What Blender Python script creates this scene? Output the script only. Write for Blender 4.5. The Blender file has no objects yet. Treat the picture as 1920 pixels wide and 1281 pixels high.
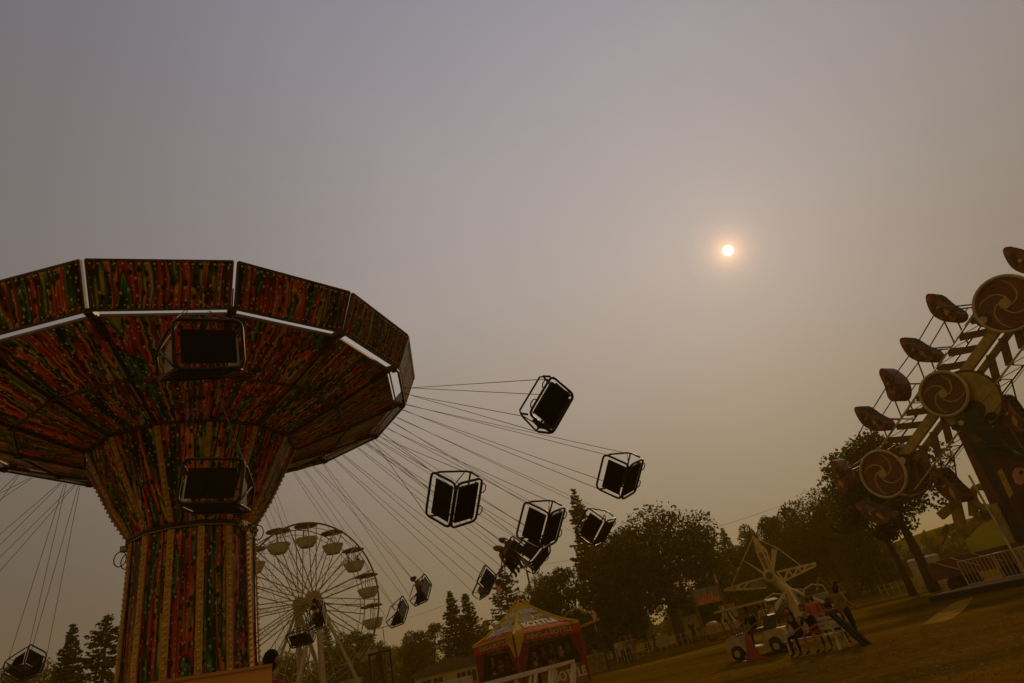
import bpy, math, random
import numpy as np
from mathutils import Vector, Matrix, Quaternion

SC = bpy.context.scene
COL = SC.collection
PI = math.pi
rad = math.radians

# ------------------------------------------------------------------ camera
FPX, PITCH, ROLL, EYE = 1145.0, rad(27.3), rad(13.5), 1.6      # focal length in photo pixels (photo 1920 wide)
r0 = Vector((1, 0, 0)); u0 = Vector((0, -math.sin(PITCH), math.cos(PITCH))); DV = Vector((0, math.cos(PITCH), math.sin(PITCH)))
RV = math.cos(ROLL) * r0 - math.sin(ROLL) * u0
UV_ = math.sin(ROLL) * r0 + math.cos(ROLL) * u0
cam = bpy.data.cameras.new("camera"); cam_o = bpy.data.objects.new("camera", cam); COL.objects.link(cam_o)
cam.sensor_width = 36; cam.lens = FPX / 1920 * 36; cam.clip_start = 0.1; cam.clip_end = 4000
M = Matrix((RV, UV_, -DV)).transposed().to_4x4(); M.translation = (0, 0, EYE)
cam_o.matrix_world = M
SC.camera = cam_o

# ------------------------------------------------------------------ light, sky, exposure
SUN_AZ, SUN_EL = rad(23.76), rad(28.67)
SUN = Vector((math.sin(SUN_AZ) * math.cos(SUN_EL), math.cos(SUN_AZ) * math.cos(SUN_EL), math.sin(SUN_EL)))
sl = bpy.data.lights.new("sun", 'SUN'); sl.energy = 1.5; sl.angle = rad(2.5); sl.color = (1.0, 0.62, 0.30)
so = bpy.data.objects.new("sun", sl); COL.objects.link(so); so.rotation_euler = SUN.to_track_quat('Z', 'Y').to_euler()
SC.view_settings.view_transform = 'Standard'; SC.view_settings.look = 'None'
SC.view_settings.exposure = 0; SC.view_settings.gamma = 1
SC.render.engine = 'CYCLES'
SC.cycles.use_denoising = True
SC.cycles.max_bounces = 6; SC.cycles.volume_bounces = 0; SC.cycles.transparent_max_bounces = 6
SC.cycles.caustics_reflective = False; SC.cycles.caustics_refractive = False

wd = bpy.data.worlds.new("World"); SC.world = wd; wd.use_nodes = True
wt = wd.node_tree; wt.nodes.clear()
def wn(t, **k):
    n = wt.nodes.new(t)
    for a, b in k.items(): setattr(n, a, b)
    return n
def wmath(op, a, b=None):
    n = wn('ShaderNodeMath', operation=op)
    for i, x in enumerate((a, b)):
        if x is None: continue
        if isinstance(x, (int, float)): n.inputs[i].default_value = x
        else: wt.links.new(x, n.inputs[i])
    return n.outputs[0]
tc = wn('ShaderNodeTexCoord')
def ang_to(v):                                            # angle between the view direction and v
    d = wn('ShaderNodeVectorMath', operation='DOT_PRODUCT'); wt.links.new(tc.outputs['Generated'], d.inputs[0]); d.inputs[1].default_value = v
    return wmath('ARCCOSINE', wmath('MINIMUM', d.outputs['Value'], 0.9999999))
a_sun = ang_to(SUN)
LAZ, LEL = rad(15), rad(31)                                # the thinnest part of the smoke
LOBE = Vector((math.sin(LAZ) * math.cos(LEL), math.cos(LAZ) * math.cos(LEL), math.sin(LEL)))
a_lobe = ang_to(LOBE)
sep = wn('ShaderNodeSeparateXYZ'); wt.links.new(tc.outputs['Generated'], sep.inputs[0])
rmp = wn('ShaderNodeValToRGB'); wt.links.new(sep.outputs['Z'], rmp.inputs[0])
els = [(0.0, (.265, .180, .080)), (.16, (.315, .228, .128)), (.36, (.382, .303, .228)), (.52, (.412, .346, .304)), (.68, (.402, .352, .345)), (.85, (.375, .358, .40))]
rmp.color_ramp.elements[0].position = els[0][0]; rmp.color_ramp.elements[0].color = els[0][1] + (1,)
rmp.color_ramp.elements[1].position = els[-1][0]; rmp.color_ramp.elements[1].color = els[-1][1] + (1,)
for p_, c_ in els[1:-1]:
    e = rmp.color_ramp.elements.new(p_); e.color = c_ + (1,)
lob = wmath('EXPONENT', wmath('MULTIPLY', wmath('POWER', wmath('DIVIDE', a_lobe, 0.75), 2.0), -1.0))
bright = wmath('ADD', wmath('MULTIPLY', lob, 0.72), 0.30)
# faint uneven banks in the smoke
snz = wn('ShaderNodeTexNoise'); wt.links.new(tc.outputs['Generated'], snz.inputs['Vector']); snz.inputs['Scale'].default_value = 2.2; snz.inputs['Detail'].default_value = 5; snz.inputs['Roughness'].default_value = .55
bright = wmath('MULTIPLY', bright, wmath('ADD', wmath('MULTIPLY', snz.outputs['Fac'], .22), .89))
base = wn('ShaderNodeVectorMath', operation='SCALE'); wt.links.new(rmp.outputs[0], base.inputs[0]); wt.links.new(bright, base.inputs['Scale'])
# unseen sky away from the sun: orange brown added to warm backlit surfaces
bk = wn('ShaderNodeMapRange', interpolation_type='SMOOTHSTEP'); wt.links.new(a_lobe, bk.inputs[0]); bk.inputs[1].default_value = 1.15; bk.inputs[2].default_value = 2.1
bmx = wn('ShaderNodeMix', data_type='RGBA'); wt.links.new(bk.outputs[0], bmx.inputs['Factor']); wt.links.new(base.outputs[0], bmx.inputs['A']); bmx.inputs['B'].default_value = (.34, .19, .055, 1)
def halo(width, col):
    e_ = wmath('EXPONENT', wmath('MULTIPLY', wmath('DIVIDE', a_sun, width), -1.0))
    n = wn('ShaderNodeVectorMath', operation='SCALE'); n.inputs[0].default_value = col; wt.links.new(e_, n.inputs['Scale']); return n.outputs[0]
disc = wn('ShaderNodeMapRange', interpolation_type='SMOOTHSTEP'); wt.links.new(a_sun, disc.inputs[0])
disc.inputs[1].default_value = 0.0010; disc.inputs[2].default_value = 0.0105; disc.inputs[3].default_value = 1; disc.inputs[4].default_value = 0
dn = wn('ShaderNodeVectorMath', operation='SCALE'); dn.inputs[0].default_value = (2.2, 1.9, 1.5); wt.links.new(disc.outputs[0], dn.inputs['Scale'])
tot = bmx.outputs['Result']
for x in (halo(0.0150, (1.15, .60, .28)), halo(0.09, (.055, .036, .018)), dn.outputs[0]):
    n = wn('ShaderNodeVectorMath', operation='ADD'); wt.links.new(tot, n.inputs[0]); wt.links.new(x, n.inputs[1]); tot = n.outputs[0]
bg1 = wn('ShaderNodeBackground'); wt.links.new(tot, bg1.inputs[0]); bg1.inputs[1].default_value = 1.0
sky = wn('ShaderNodeTexSky', sky_type='NISHITA'); sky.sun_disc = False; sky.sun_elevation = SUN_EL; sky.sun_rotation = SUN_AZ; sky.dust_density = 1.0; sky.air_density = 1.0
bg2 = wn('ShaderNodeBackground'); wt.links.new(sky.outputs[0], bg2.inputs[0]); bg2.inputs[1].default_value = 0.10
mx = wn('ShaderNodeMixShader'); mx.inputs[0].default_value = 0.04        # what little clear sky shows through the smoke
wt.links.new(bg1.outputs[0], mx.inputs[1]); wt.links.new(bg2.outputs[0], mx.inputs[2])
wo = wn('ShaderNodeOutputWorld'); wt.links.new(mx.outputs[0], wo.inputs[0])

# ------------------------------------------------------------------ where things stand
def ray(px, py):
    return ((px - 960) / FPX * RV - (py - 640.5) / FPX * UV_ + DV).normalized()
def at(px, py, dist):                                      # point seen at that photo pixel, dist metres away over the ground
    v = ray(px, py); t = dist / math.hypot(v.x, v.y); return Vector((0, 0, EYE)) + t * v
def ground_at(px, dist, py=None):
    p = at(px, 1200 - (px - 1165) * .24 if py is None else py, dist); p.z = 0; return p
def polar(az, dist, z=0.0):
    return Vector((dist * math.sin(rad(az)), dist * math.cos(rad(az)), z))

# ------------------------------------------------------------------ mesh helpers
class MB:
    def __init__(s): s.v, s.f, s.m, s.uv = [], [], [], []
    def add(s, vs, fs, mi=0, uvs=None):
        o = len(s.v); s.v += [tuple(x) for x in vs]
        for i, f in enumerate(fs):
            s.f.append([o + k for k in f]); s.m.append(mi); s.uv.append(uvs[i] if uvs else None)
        return s
    def box(s, c, d, R=None, mi=0):
        c = Vector(c); R = R or Matrix.Identity(3)
        vs = [c + R @ Vector((x * d[0] / 2, y * d[1] / 2, z * d[2] / 2)) for x in (-1, 1) for y in (-1, 1) for z in (-1, 1)]
        return s.add(vs, [(0, 1, 3, 2), (4, 6, 7, 5), (0, 4, 5, 1), (2, 3, 7, 6), (0, 2, 6, 4), (1, 5, 7, 3)], mi)
    def bar(s, p, q, w, h=None, up=(0, 0, 1), mi=0):
        p, q = Vector(p), Vector(q); h = h or w; d = q - p
        y = d.normalized(); x = y.cross(Vector(up))
        if x.length < 1e-4: x = y.cross(Vector((1, 0, 0)))
        x.normalize(); z = x.cross(y)
        return s.box((p + q) / 2, (w, d.length, h), Matrix((x, y, z)).transposed(), mi)
    def tube(s, pts, r, n=6, closed=False, mi=0):
        pts = [Vector(p) for p in pts]; k = len(pts); rs = r if isinstance(r, (list, tuple)) else [r] * k
        tg = []
        for i in range(k):
            a = pts[(i - 1) % k] if (closed or i > 0) else pts[i]
            b = pts[(i + 1) % k] if (closed or i < k - 1) else pts[i]
            t = b - a; tg.append(t.normalized() if t.length > 1e-9 else Vector((0, 0, 1)))
        x = tg[0].orthogonal().normalized(); vs = []
        for i in range(k):
            x = (x - tg[i] * x.dot(tg[i])); x = x.normalized() if x.length > 1e-6 else tg[i].orthogonal().normalized()
            y = tg[i].cross(x)
            for j in range(n):
                a = 2 * PI * j / n; vs.append(pts[i] + rs[i] * (math.cos(a) * x + math.sin(a) * y))
        fs = []
        for i in range(k if closed else k - 1):
            for j in range(n):
                a, b = i * n + j, i * n + (j + 1) % n; i2 = (i + 1) % k
                fs.append((a, b, i2 * n + (j + 1) % n, i2 * n + j))
        if not closed: fs += [tuple(range(n))[::-1], tuple(range((k - 1) * n, k * n))]
        return s.add(vs, fs, mi)
    def ball(s, c, r, nu=10, nv=7, R=None, mi=0):
        if not isinstance(r, (list, tuple)): r = (r, r, r)
        c = Vector(c); R = R or Matrix.Identity(3); vs = [c + R @ Vector((0, 0, r[2]))]
        for i in range(1, nv):
            a = PI * i / nv
            for j in range(nu):
                b = 2 * PI * j / nu
                vs.append(c + R @ Vector((r[0] * math.sin(a) * math.cos(b), r[1] * math.sin(a) * math.sin(b), r[2] * math.cos(a))))
        vs.append(c + R @ Vector((0, 0, -r[2]))); fs = []
        for j in range(nu): fs.append((0, 1 + j, 1 + (j + 1) % nu))
        for i in range(nv - 2):
            for j in range(nu):
                a = 1 + i * nu + j; b = 1 + i * nu + (j + 1) % nu; fs.append((a, a + nu, b + nu, b))
        l = len(vs) - 1; o = 1 + (nv - 2) * nu
        for j in range(nu): fs.append((l, o + (j + 1) % nu, o + j))
        return s.add(vs, fs, mi)
    def quad(s, p, uv=None, mi=0): return s.add(p, [tuple(range(len(p)))], mi, [uv] if uv else None)
    def prism(s, out, o, ex, ey, th, mi=0, mside=None):    # 2-D outline -> slab of thickness th centred on the plane
        o, ex, ey = Vector(o), Vector(ex), Vector(ey); ez = ex.cross(ey).normalized(); n = len(out)
        a = [o + x * ex + y * ey + ez * th / 2 for x, y in out]; b = [p - ez * th for p in a]
        s.add(a + b, [tuple(range(n)), tuple(range(n, 2 * n))[::-1]], mi)
        return s.add(a + b, [(i, i + n, (i + 1) % n + n, (i + 1) % n) for i in range(n)], mi if mside is None else mside)
    def lathe(s, prof, c=(0, 0, 0), n=20, mi=0, cap=True):
        c = Vector(c); vs = []; fs = []
        for r_, z in prof:
            for j in range(n): a = 2 * PI * j / n; vs.append(c + Vector((r_ * math.cos(a), r_ * math.sin(a), z)))
        for i in range(len(prof) - 1):
            for j in range(n):
                a, b = i * n + j, i * n + (j + 1) % n; fs.append((a, b, b + n, a + n))
        if cap: fs += [tuple(range(n))[::-1], tuple(range((len(prof) - 1) * n, len(prof) * n))]
        return s.add(vs, fs, mi)
    def mesh(s, name, mats, smooth=False):
        me = bpy.data.meshes.new(name); me.from_pydata(s.v, [], s.f)
        for m_ in (mats if isinstance(mats, (list, tuple)) else [mats]): me.materials.append(m_)
        me.polygons.foreach_set('material_index', s.m)
        if any(u is not None for u in s.uv):
            lay = me.uv_layers.new(name='UVMap'); flat = []
            for f, u in zip(s.f, s.uv):
                for k in range(len(f)): flat += list(u[k]) if u else [0, 0]
            lay.data.foreach_set('uv', flat)
        if smooth: me.polygons.foreach_set('use_smooth', [True] * len(s.f))
        me.update(); return me
    def build(s, name, mats, parent=None, smooth=False, loc=None):
        o = bpy.data.objects.new(name, s.mesh(name, mats, smooth)); COL.objects.link(o)
        if parent: o.parent = parent
        if loc is not None: o.location = loc
        return o
def tag(o, label=None, cat=None, group=None, kind=None):
    if label: o['label'] = label
    if cat: o['category'] = cat
    if group: o['group'] = group
    if kind: o['kind'] = kind
    return o
def thing(name, label, cat, loc=(0, 0, 0), rz=0.0, group=None, mat=None):
    o = bpy.data.objects.new(name, None); COL.objects.link(o); o.empty_display_size = .3
    if mat is not None: o.matrix_world = mat
    else: o.location = loc; o.rotation_euler = (0, 0, rz)
    return tag(o, label, cat, group)
def copy_tree(o, parent=None):
    c = o.copy(); COL.objects.link(c)
    if parent: c.parent = parent
    for ch in [x for x in COL.objects if x.parent == o]: copy_tree(ch, c)
    return c
def text_mesh(body, size, name, m, parent, frame, depth=.01, align='CENTER', squash=1.0):
    cu = bpy.data.curves.new(name, 'FONT'); cu.body = body; cu.size = size; cu.extrude = depth / 2; cu.align_x = align; cu.align_y = 'CENTER'; cu.offset = size * .02
    t = bpy.data.objects.new(name, cu); COL.objects.link(t)
    bpy.context.view_layer.update(); dg = bpy.context.evaluated_depsgraph_get()
    me = bpy.data.meshes.new_from_object(t.evaluated_get(dg)); bpy.data.objects.remove(t); bpy.data.curves.remove(cu)
    me.transform(frame @ Matrix.Diagonal((squash, 1, 1, 1))); me.materials.clear(); me.materials.append(m)
    o = bpy.data.objects.new(name, me); COL.objects.link(o)
    if parent: o.parent = parent
    return o
def frame(o, ex, ey):
    ex = Vector(ex).normalized(); ez = ex.cross(Vector(ey)).normalized(); ey = ez.cross(ex)
    f = Matrix((ex, ey, ez)).transposed().to_4x4(); f.translation = o; return f

# ------------------------------------------------------------------ materials
MATS = {}
def mat(name, col, rough=.6, metal=0.0, var=.25, scale=3.0, bump=0.0, trans=0.0, spec=.35):
    if name in MATS: return MATS[name]
    m = bpy.data.materials.new(name); m.use_nodes = True; t = m.node_tree; b = t.nodes['Principled BSDF']
    b.inputs['Roughness'].default_value = rough; b.inputs['Metallic'].default_value = metal; b.inputs['Specular IOR Level'].default_value = spec
    tcn = t.nodes.new('ShaderNodeTexCoord'); nz = t.nodes.new('ShaderNodeTexNoise'); nz.inputs['Scale'].default_value = scale; nz.inputs['Detail'].default_value = 5
    t.links.new(tcn.outputs['Object'], nz.inputs['Vector'])
    r = t.nodes.new('ShaderNodeValToRGB'); t.links.new(nz.outputs['Fac'], r.inputs[0])
    r.color_ramp.elements[0].position = .3; r.color_ramp.elements[1].position = .7
    r.color_ramp.elements[0].color = tuple(c * (1 - var) for c in col) + (1,); r.color_ramp.elements[1].color = tuple(min(1, c * (1 + var)) for c in col) + (1,)
    t.links.new(r.outputs[0], b.inputs['Base Color'])
    if bump:
        bp = t.nodes.new('ShaderNodeBump'); bp.inputs['Strength'].default_value = bump; t.links.new(nz.outputs['Fac'], bp.inputs['Height']); t.links.new(bp.outputs[0], b.inputs['Normal'])
    if trans:
        tr = t.nodes.new('ShaderNodeBsdfTranslucent'); t.links.new(r.outputs[0], tr.inputs[0]); ms = t.nodes.new('ShaderNodeMixShader'); ms.inputs[0].default_value = trans
        t.links.new(b.outputs[0], ms.inputs[1]); t.links.new(tr.outputs[0], ms.inputs[2]); t.links.new(ms.outputs[0], t.nodes['Material Output'].inputs[0])
    MATS[name] = m; return m

def drip_mat(name='dripping_paint_vinyl', trans=.12):
    # airbrushed vinyl: vertical runs of red, orange and green on near-black, sprinkled with pale and dark drops
    m = bpy.data.materials.new(name); m.use_nodes = True; t = m.node_tree; b = t.nodes['Principled BSDF']
    L = t.links.new
    def N(ty, **k):
        n = t.nodes.new(ty)
        for a, v in k.items(): setattr(n, a, v)
        return n
    def mth(op, a, c=None):
        n = N('ShaderNodeMath', operation=op)
        for i, x in enumerate((a, c)):
            if x is None: continue
            if isinstance(x, (int, float)): n.inputs[i].default_value = x
            else: L(x, n.inputs[i])
        return n.outputs[0]
    uv = N('ShaderNodeUVMap'); uv.uv_map = 'UVMap'
    sp = N('ShaderNodeSeparateXYZ'); L(uv.outputs[0], sp.inputs[0]); U, V = sp.outputs[0], sp.outputs[1]
    def noise(su, sv, off, detail=2.0):
        c = N('ShaderNodeCombineXYZ'); L(mth('MULTIPLY', U, su), c.inputs[0]); L(mth('ADD', mth('MULTIPLY', V, sv), off), c.inputs[1])
        n = N('ShaderNodeTexNoise', noise_dimensions='2D'); n.inputs['Scale'].default_value = 1; n.inputs['Detail'].default_value = detail; L(c.outputs[0], n.inputs['Vector']); return n.outputs['Fac']
    bands = noise(3.1, .42, 3.1, 1.3)
    rp = N('ShaderNodeValToRGB'); L(bands, rp.inputs[0]); cr = rp.color_ramp
    cols = [(.27, (.006, .008, .004)), (.33, (.030, .12, .020)), (.375, (.11, .22, .03)), (.395, (.014, .010, .005)), (.425, (.36, .022, .010)), (.51, (.52, .070, .016)),
            (.555, (.56, .22, .035)), (.58, (.016, .012, .006)), (.625, (.070, .18, .025)), (.66, (.46, .30, .05)), (.72, (.30, .03, .012)), (.78, (.012, .008, .005))]
    cr.elements[0].position = cols[0][0]; cr.elements[0].color = cols[0][1] + (1,); cr.elements[1].position = cols[-1][0]; cr.elements[1].color = cols[-1][1] + (1,)
    for p, c in cols[1:-1]: e = cr.elements.new(p); e.color = c + (1,)
    fine = noise(17.0, .35, 9.0, 1.0)
    fr = N('ShaderNodeMapRange'); L(fine, fr.inputs[0]); fr.inputs[1].default_value = .35; fr.inputs[2].default_value = .62; fr.inputs[3].default_value = .16; fr.inputs[4].default_value = 1.05
    mulc = N('ShaderNodeVectorMath', operation='SCALE'); L(rp.outputs[0], mulc.inputs[0]); L(fr.outputs[0], mulc.inputs['Scale'])
    col = mulc.outputs[0]
    def drops(su, sv, off, size, colour, keep):
        c = N('ShaderNodeCombineXYZ'); L(mth('ADD', mth('MULTIPLY', U, su), off), c.inputs[0]); L(mth('MULTIPLY', V, sv), c.inputs[1])
        vo = N('ShaderNodeTexVoronoi', voronoi_dimensions='2D'); vo.inputs['Scale'].default_value = 1; vo.inputs['Randomness'].default_value = .85; L(c.outputs[0], vo.inputs['Vector'])
        mr = N('ShaderNodeMapRange', interpolation_type='SMOOTHSTEP'); L(vo.outputs['Distance'], mr.inputs[0]); mr.inputs[1].default_value = size; mr.inputs[2].default_value = size * .45; mr.inputs[3].default_value = 0; mr.inputs[4].default_value = 1
        s2 = N('ShaderNodeSeparateColor'); L(vo.outputs['Color'], s2.inputs[0])
        k = mth('MULTIPLY', mr.outputs[0], mth('LESS_THAN', s2.outputs[0], keep))
        mxn = N('ShaderNodeMix', data_type='RGBA'); L(k, mxn.inputs['Factor']); L(col_in[0], mxn.inputs['A']); mxn.inputs['B'].default_value = colour + (1,)
        return mxn.outputs['Result']
    col_in = [col]
    for a in ((6.0, 3.6, .0, .30, (.008, .008, .006), .8), (7.0, 4.2, 5.3, .17, (.46, .38, .20), .5), (12.0, 7.5, 1.7, .18, (.44, .30, .20), .45)):
        col_in[0] = drops(*a)
    L(col_in[0], b.inputs['Base Color']); b.inputs['Roughness'].default_value = .36; b.inputs['Specular IOR Level'].default_value = .12
    if trans:
        tr = N('ShaderNodeBsdfTranslucent'); L(col_in[0], tr.inputs[0]); ms = N('ShaderNodeMixShader'); ms.inputs[0].default_value = trans
        L(b.outputs[0], ms.inputs[1]); L(tr.outputs[0], ms.inputs[2]); L(ms.outputs[0], t.nodes['Material Output'].inputs[0])
    MATS[name] = m; return m

DRIP = drip_mat()
DRIP_RIM = drip_mat('dripping_paint_rim_vinyl', .45)
STRIP = mat('ochre_light_strip', (.44, .26, .05), .6, var=.35, scale=9, spec=.08)
BULB = mat('frosted_bulb', (.55, .38, .16), .25, var=.2, scale=20)
BLACKSTEEL = mat('black_painted_steel', (.028, .016, .008), .45, .3, var=.5, scale=8)
BROWNSTEEL = mat('brown_painted_steel', (.07, .045, .022), .45, .3, var=.4, scale=6)
CREAMSTEEL = mat('cream_painted_steel', (.38, .31, .18), .5, .1, var=.25, scale=5)
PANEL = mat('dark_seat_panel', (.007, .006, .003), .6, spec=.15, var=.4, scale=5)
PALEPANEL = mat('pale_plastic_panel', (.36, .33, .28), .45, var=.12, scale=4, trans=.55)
CABLE = mat('steel_cable', (.13, .085, .045), .5, .4, var=.2, scale=3)
# ================================================================== wave swinger
CX, CY, KS = -7.912, 13.29, 1.35     # axis of the carousel at unit size, and its real size
NS, PH = 14, -1.381
def rk(k, r_, z, off=0.0):
    a = PH + (k + off) * 2 * PI / NS; return Vector((r_ * math.cos(a), r_ * math.sin(a), z))
ws = thing('wave_swinger', 'large swing carousel with dripping-paint column, flared crown and rim panels', 'carousel', (CX * KS, CY * KS, EYE * (1 - KS)))
ws.scale = (KS, KS, KS)
def band(name, rings, m, u_off=0.0):
    mb = MB(); v0 = 0.0
    for (ra, za), (rb, zb) in zip(rings[:-1], rings[1:]):
        ln = math.hypot(rb - ra, zb - za)
        for k in range(NS):
            wa, wb = 2 * ra * math.sin(PI / NS), 2 * rb * math.sin(PI / NS)
            uc = u_off + k * 2.37 + .41
            sub = 4
            for i in range(sub):                          # gores, subdivided along their length
                f0, f1 = i / sub, (i + 1) / sub
                q = [rk(k, ra + (rb - ra) * f0, za + (zb - za) * f0), rk(k + 1, ra + (rb - ra) * f0, za + (zb - za) * f0),
                     rk(k + 1, ra + (rb - ra) * f1, za + (zb - za) * f1), rk(k, ra + (rb - ra) * f1, za + (zb - za) * f1)]
                w0, w1 = (wa + (wb - wa) * f0) / 2, (wa + (wb - wa) * f1) / 2
                wm = (wa + wb) / 4 if rb > 2.5 else None
                if wm: w0 = w1 = wm
                mb.quad(q, [(uc - w0, v0 + ln * f0), (uc + w0, v0 + ln * f0), (uc + w1, v0 + ln * f1), (uc - w1, v0 + ln * f1)])
        v0 += ln
    return mb.build(name, m, ws)
band('column', [(1.33, .7), (1.25, 3.2), (1.23, 5.48)], DRIP)
band('flared_crown', [(1.25, 5.56), (1.62, 6.2), (2.2, 7.41)], DRIP, 40)
band('canopy_lining', [(2.22, 7.42), (3.5, 7.86), (4.80, 8.44)], DRIP, 80)
def strip(p, q, out, w=.13, name='light_strip', n=None):
    p, q, out = Vector(p), Vector(q), Vector(out); mb = MB(); mb.bar(p + out * .012, q + out * .012, w, .03, up=out)
    n = n or int((q - p).length / .105)
    for i in range(n):
        c = p.lerp(q, (i + .5) / n) + out * .035
        mb.ball(c, .026, 6, 4, mi=1)
    return mb.build(name, [STRIP, BULB], ws)
for k in range(NS):
    o = rk(k, 1, 0)
    strip(rk(k, 1.33, .7), rk(k, 1.23, 5.46), o)
    o2 = (rk(k, 1, 0) * .85 + Vector((0, 0, -.5))).normalized()
    strip(rk(k, 1.62, 6.2), rk(k, 2.2, 7.38), o2, .11); strip(rk(k, 1.25, 5.6), rk(k, 1.62, 6.19), o2, .11)
for z, r_, t_ in ((5.52, 1.29, .045), (7.40, 2.24, .035)):
    MB().tube([rk(k, r_, z) for k in range(NS)], t_, 6, True).build('trim_ring', BLACKSTEEL, ws)
MB().tube([rk(k, 1.29, 5.475) for k in range(NS)], .016, 5, True).build('trim_ring', CREAMSTEEL, ws)
for k in range(NS):
    mb = MB()
    mb.bar(rk(k, 2.25, 7.39), rk(k, 3.5, 7.83), .045, .06).bar(rk(k, 3.5, 7.83), rk(k, 5.0, 8.42), .045, .06)
    mb.box(rk(k, 3.5, 7.82), (.14, .14, .08), Matrix.Rotation(PH + k * 2 * PI / NS, 3, 'Z'))
    mb.box(rk(k, 4.55, 8.27), (.34, .13, .08), Matrix.Rotation(PH + k * 2 * PI / NS, 3, 'Z') @ Matrix.Rotation(rad(-22), 3, 'Y'))
    mb.build('rib', BLACKSTEEL, ws)
    MB().tube([rk(k, 2.9, 7.57), rk(k, 3.42, 7.74)], .018, 5).build('rib_rod', CREAMSTEEL, ws)
    MB().tube([rk(k, 3.6, 7.80), rk(k, 4.4, 8.12)], .02, 5).build('rib_rod', CREAMSTEEL, ws)
MB().tube([rk(k, 3.5, 7.80) for k in range(NS)], .028, 6, True).build('ring_beam', BROWNSTEEL, ws)
for k in range(NS):
    # rim beam, hub box and the outward-leaning painted panel between two arms
    MB().bar(rk(k, 4.84, 8.41, .03), rk(k, 4.84, 8.41, .97), .035, .05).build('rim_beam', CREAMSTEEL, ws)
    Rz = Matrix.Rotation(PH + k * 2 * PI / NS, 3, 'Z')
    MB().box(rk(k, 5.0, 8.38), (.16, .15, .10), Rz).bar(rk(k, 5.0, 8.44), rk(k, 5.12, 8.80), .03).build('arm_end', BLACKSTEEL, ws)
    bl, br = rk(k, 5.07, 8.38, .018), rk(k, 5.07, 8.38, .982); tl, tr = rk(k, 5.43, 9.20, .018), rk(k, 5.43, 9.20, .982)
    nrm = (br - bl).cross(tl - bl).normalized()
    if nrm.dot(rk(k, 1, 0, .5)) < 0: nrm = -nrm
    th = nrm * .02; w = (br - bl).length; w2 = (tr - tl).length; h = (tl - bl).length; uo = k * 3.1 + 120
    mb = MB()
    mb.quad([bl + th, br + th, tr + th, tl + th], [(uo, 0), (uo + w, 0), (uo + w, h), (uo, h)])
    mb.quad([bl - th, tl - th, tr - th, br - th], mi=1)
    pn = mb.build('rim_panel', [DRIP_RIM, PALEPANEL], ws)
    fr = MB()
    for a, b in ((bl, br), (br, tr), (tr, tl), (tl, bl)): fr.bar(a, b, .035, .06, up=nrm)
    n = 19
    for i in range(n):
        c = tl.lerp(tr, (i + .5) / n) + (bl - tl).normalized() * .075 + nrm * .035; fr.ball(c, .022, 6, 4, mi=1)
        c = bl.lerp(br, (i + .5) / n) - (bl - tl).normalized() * .075 + nrm * .035; fr.ball(c, .018, 6, 4, mi=1)
    fr.build('panel_frame', [BROWNSTEEL, BULB], pn)
# cable loops at the column neck
for az in (198, 186, -8, -22, 2):
    a = rad(az); c = Vector((1.34 * math.cos(a), 1.34 * math.sin(a), 5.42)); e = Vector((math.cos(a), math.sin(a), 0)); pts = []
    for i in range(14):
        b = 2 * PI * i / 14; pts.append(c + e * (.10 + .12 * math.cos(b)) + Vector((0, 0, -.10 + .16 * math.sin(b))))
    MB().tube(pts, .012, 5, True).build('cable_loop', BLACKSTEEL, ws)
for az in (176, 205, -15):
    a = rad(az); MB().box((1.33 * math.cos(a), 1.33 * math.sin(a), 5.48), (.14, .18, .10), Matrix.Rotation(a, 3, 'Z')).build('bracket', CREAMSTEEL, ws)
MB().lathe([(1.7, .6), (1.7, .72), (1.5, .95), (1.34, .98)], n=28).build('column_foot', BLACKSTEEL, ws)
MB().lathe([(6.9, .0), (6.9, .52), (6.75, .6), (.1, .6)], n=56).build('deck', mat('deck_plate', (.10, .085, .06), .6, .3, scale=2), ws)
mb = MB()                                                     # machinery above the lining
mb.lathe([(1.2, 7.6), (1.0, 8.2), (.75, 8.55), (.2, 8.6)], n=18)
for k in range(NS): mb.bar(rk(k, .8, 8.45), rk(k, 4.95, 8.44), .06, .10)
mb.build('arm_hub', BLACKSTEEL, ws)

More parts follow.
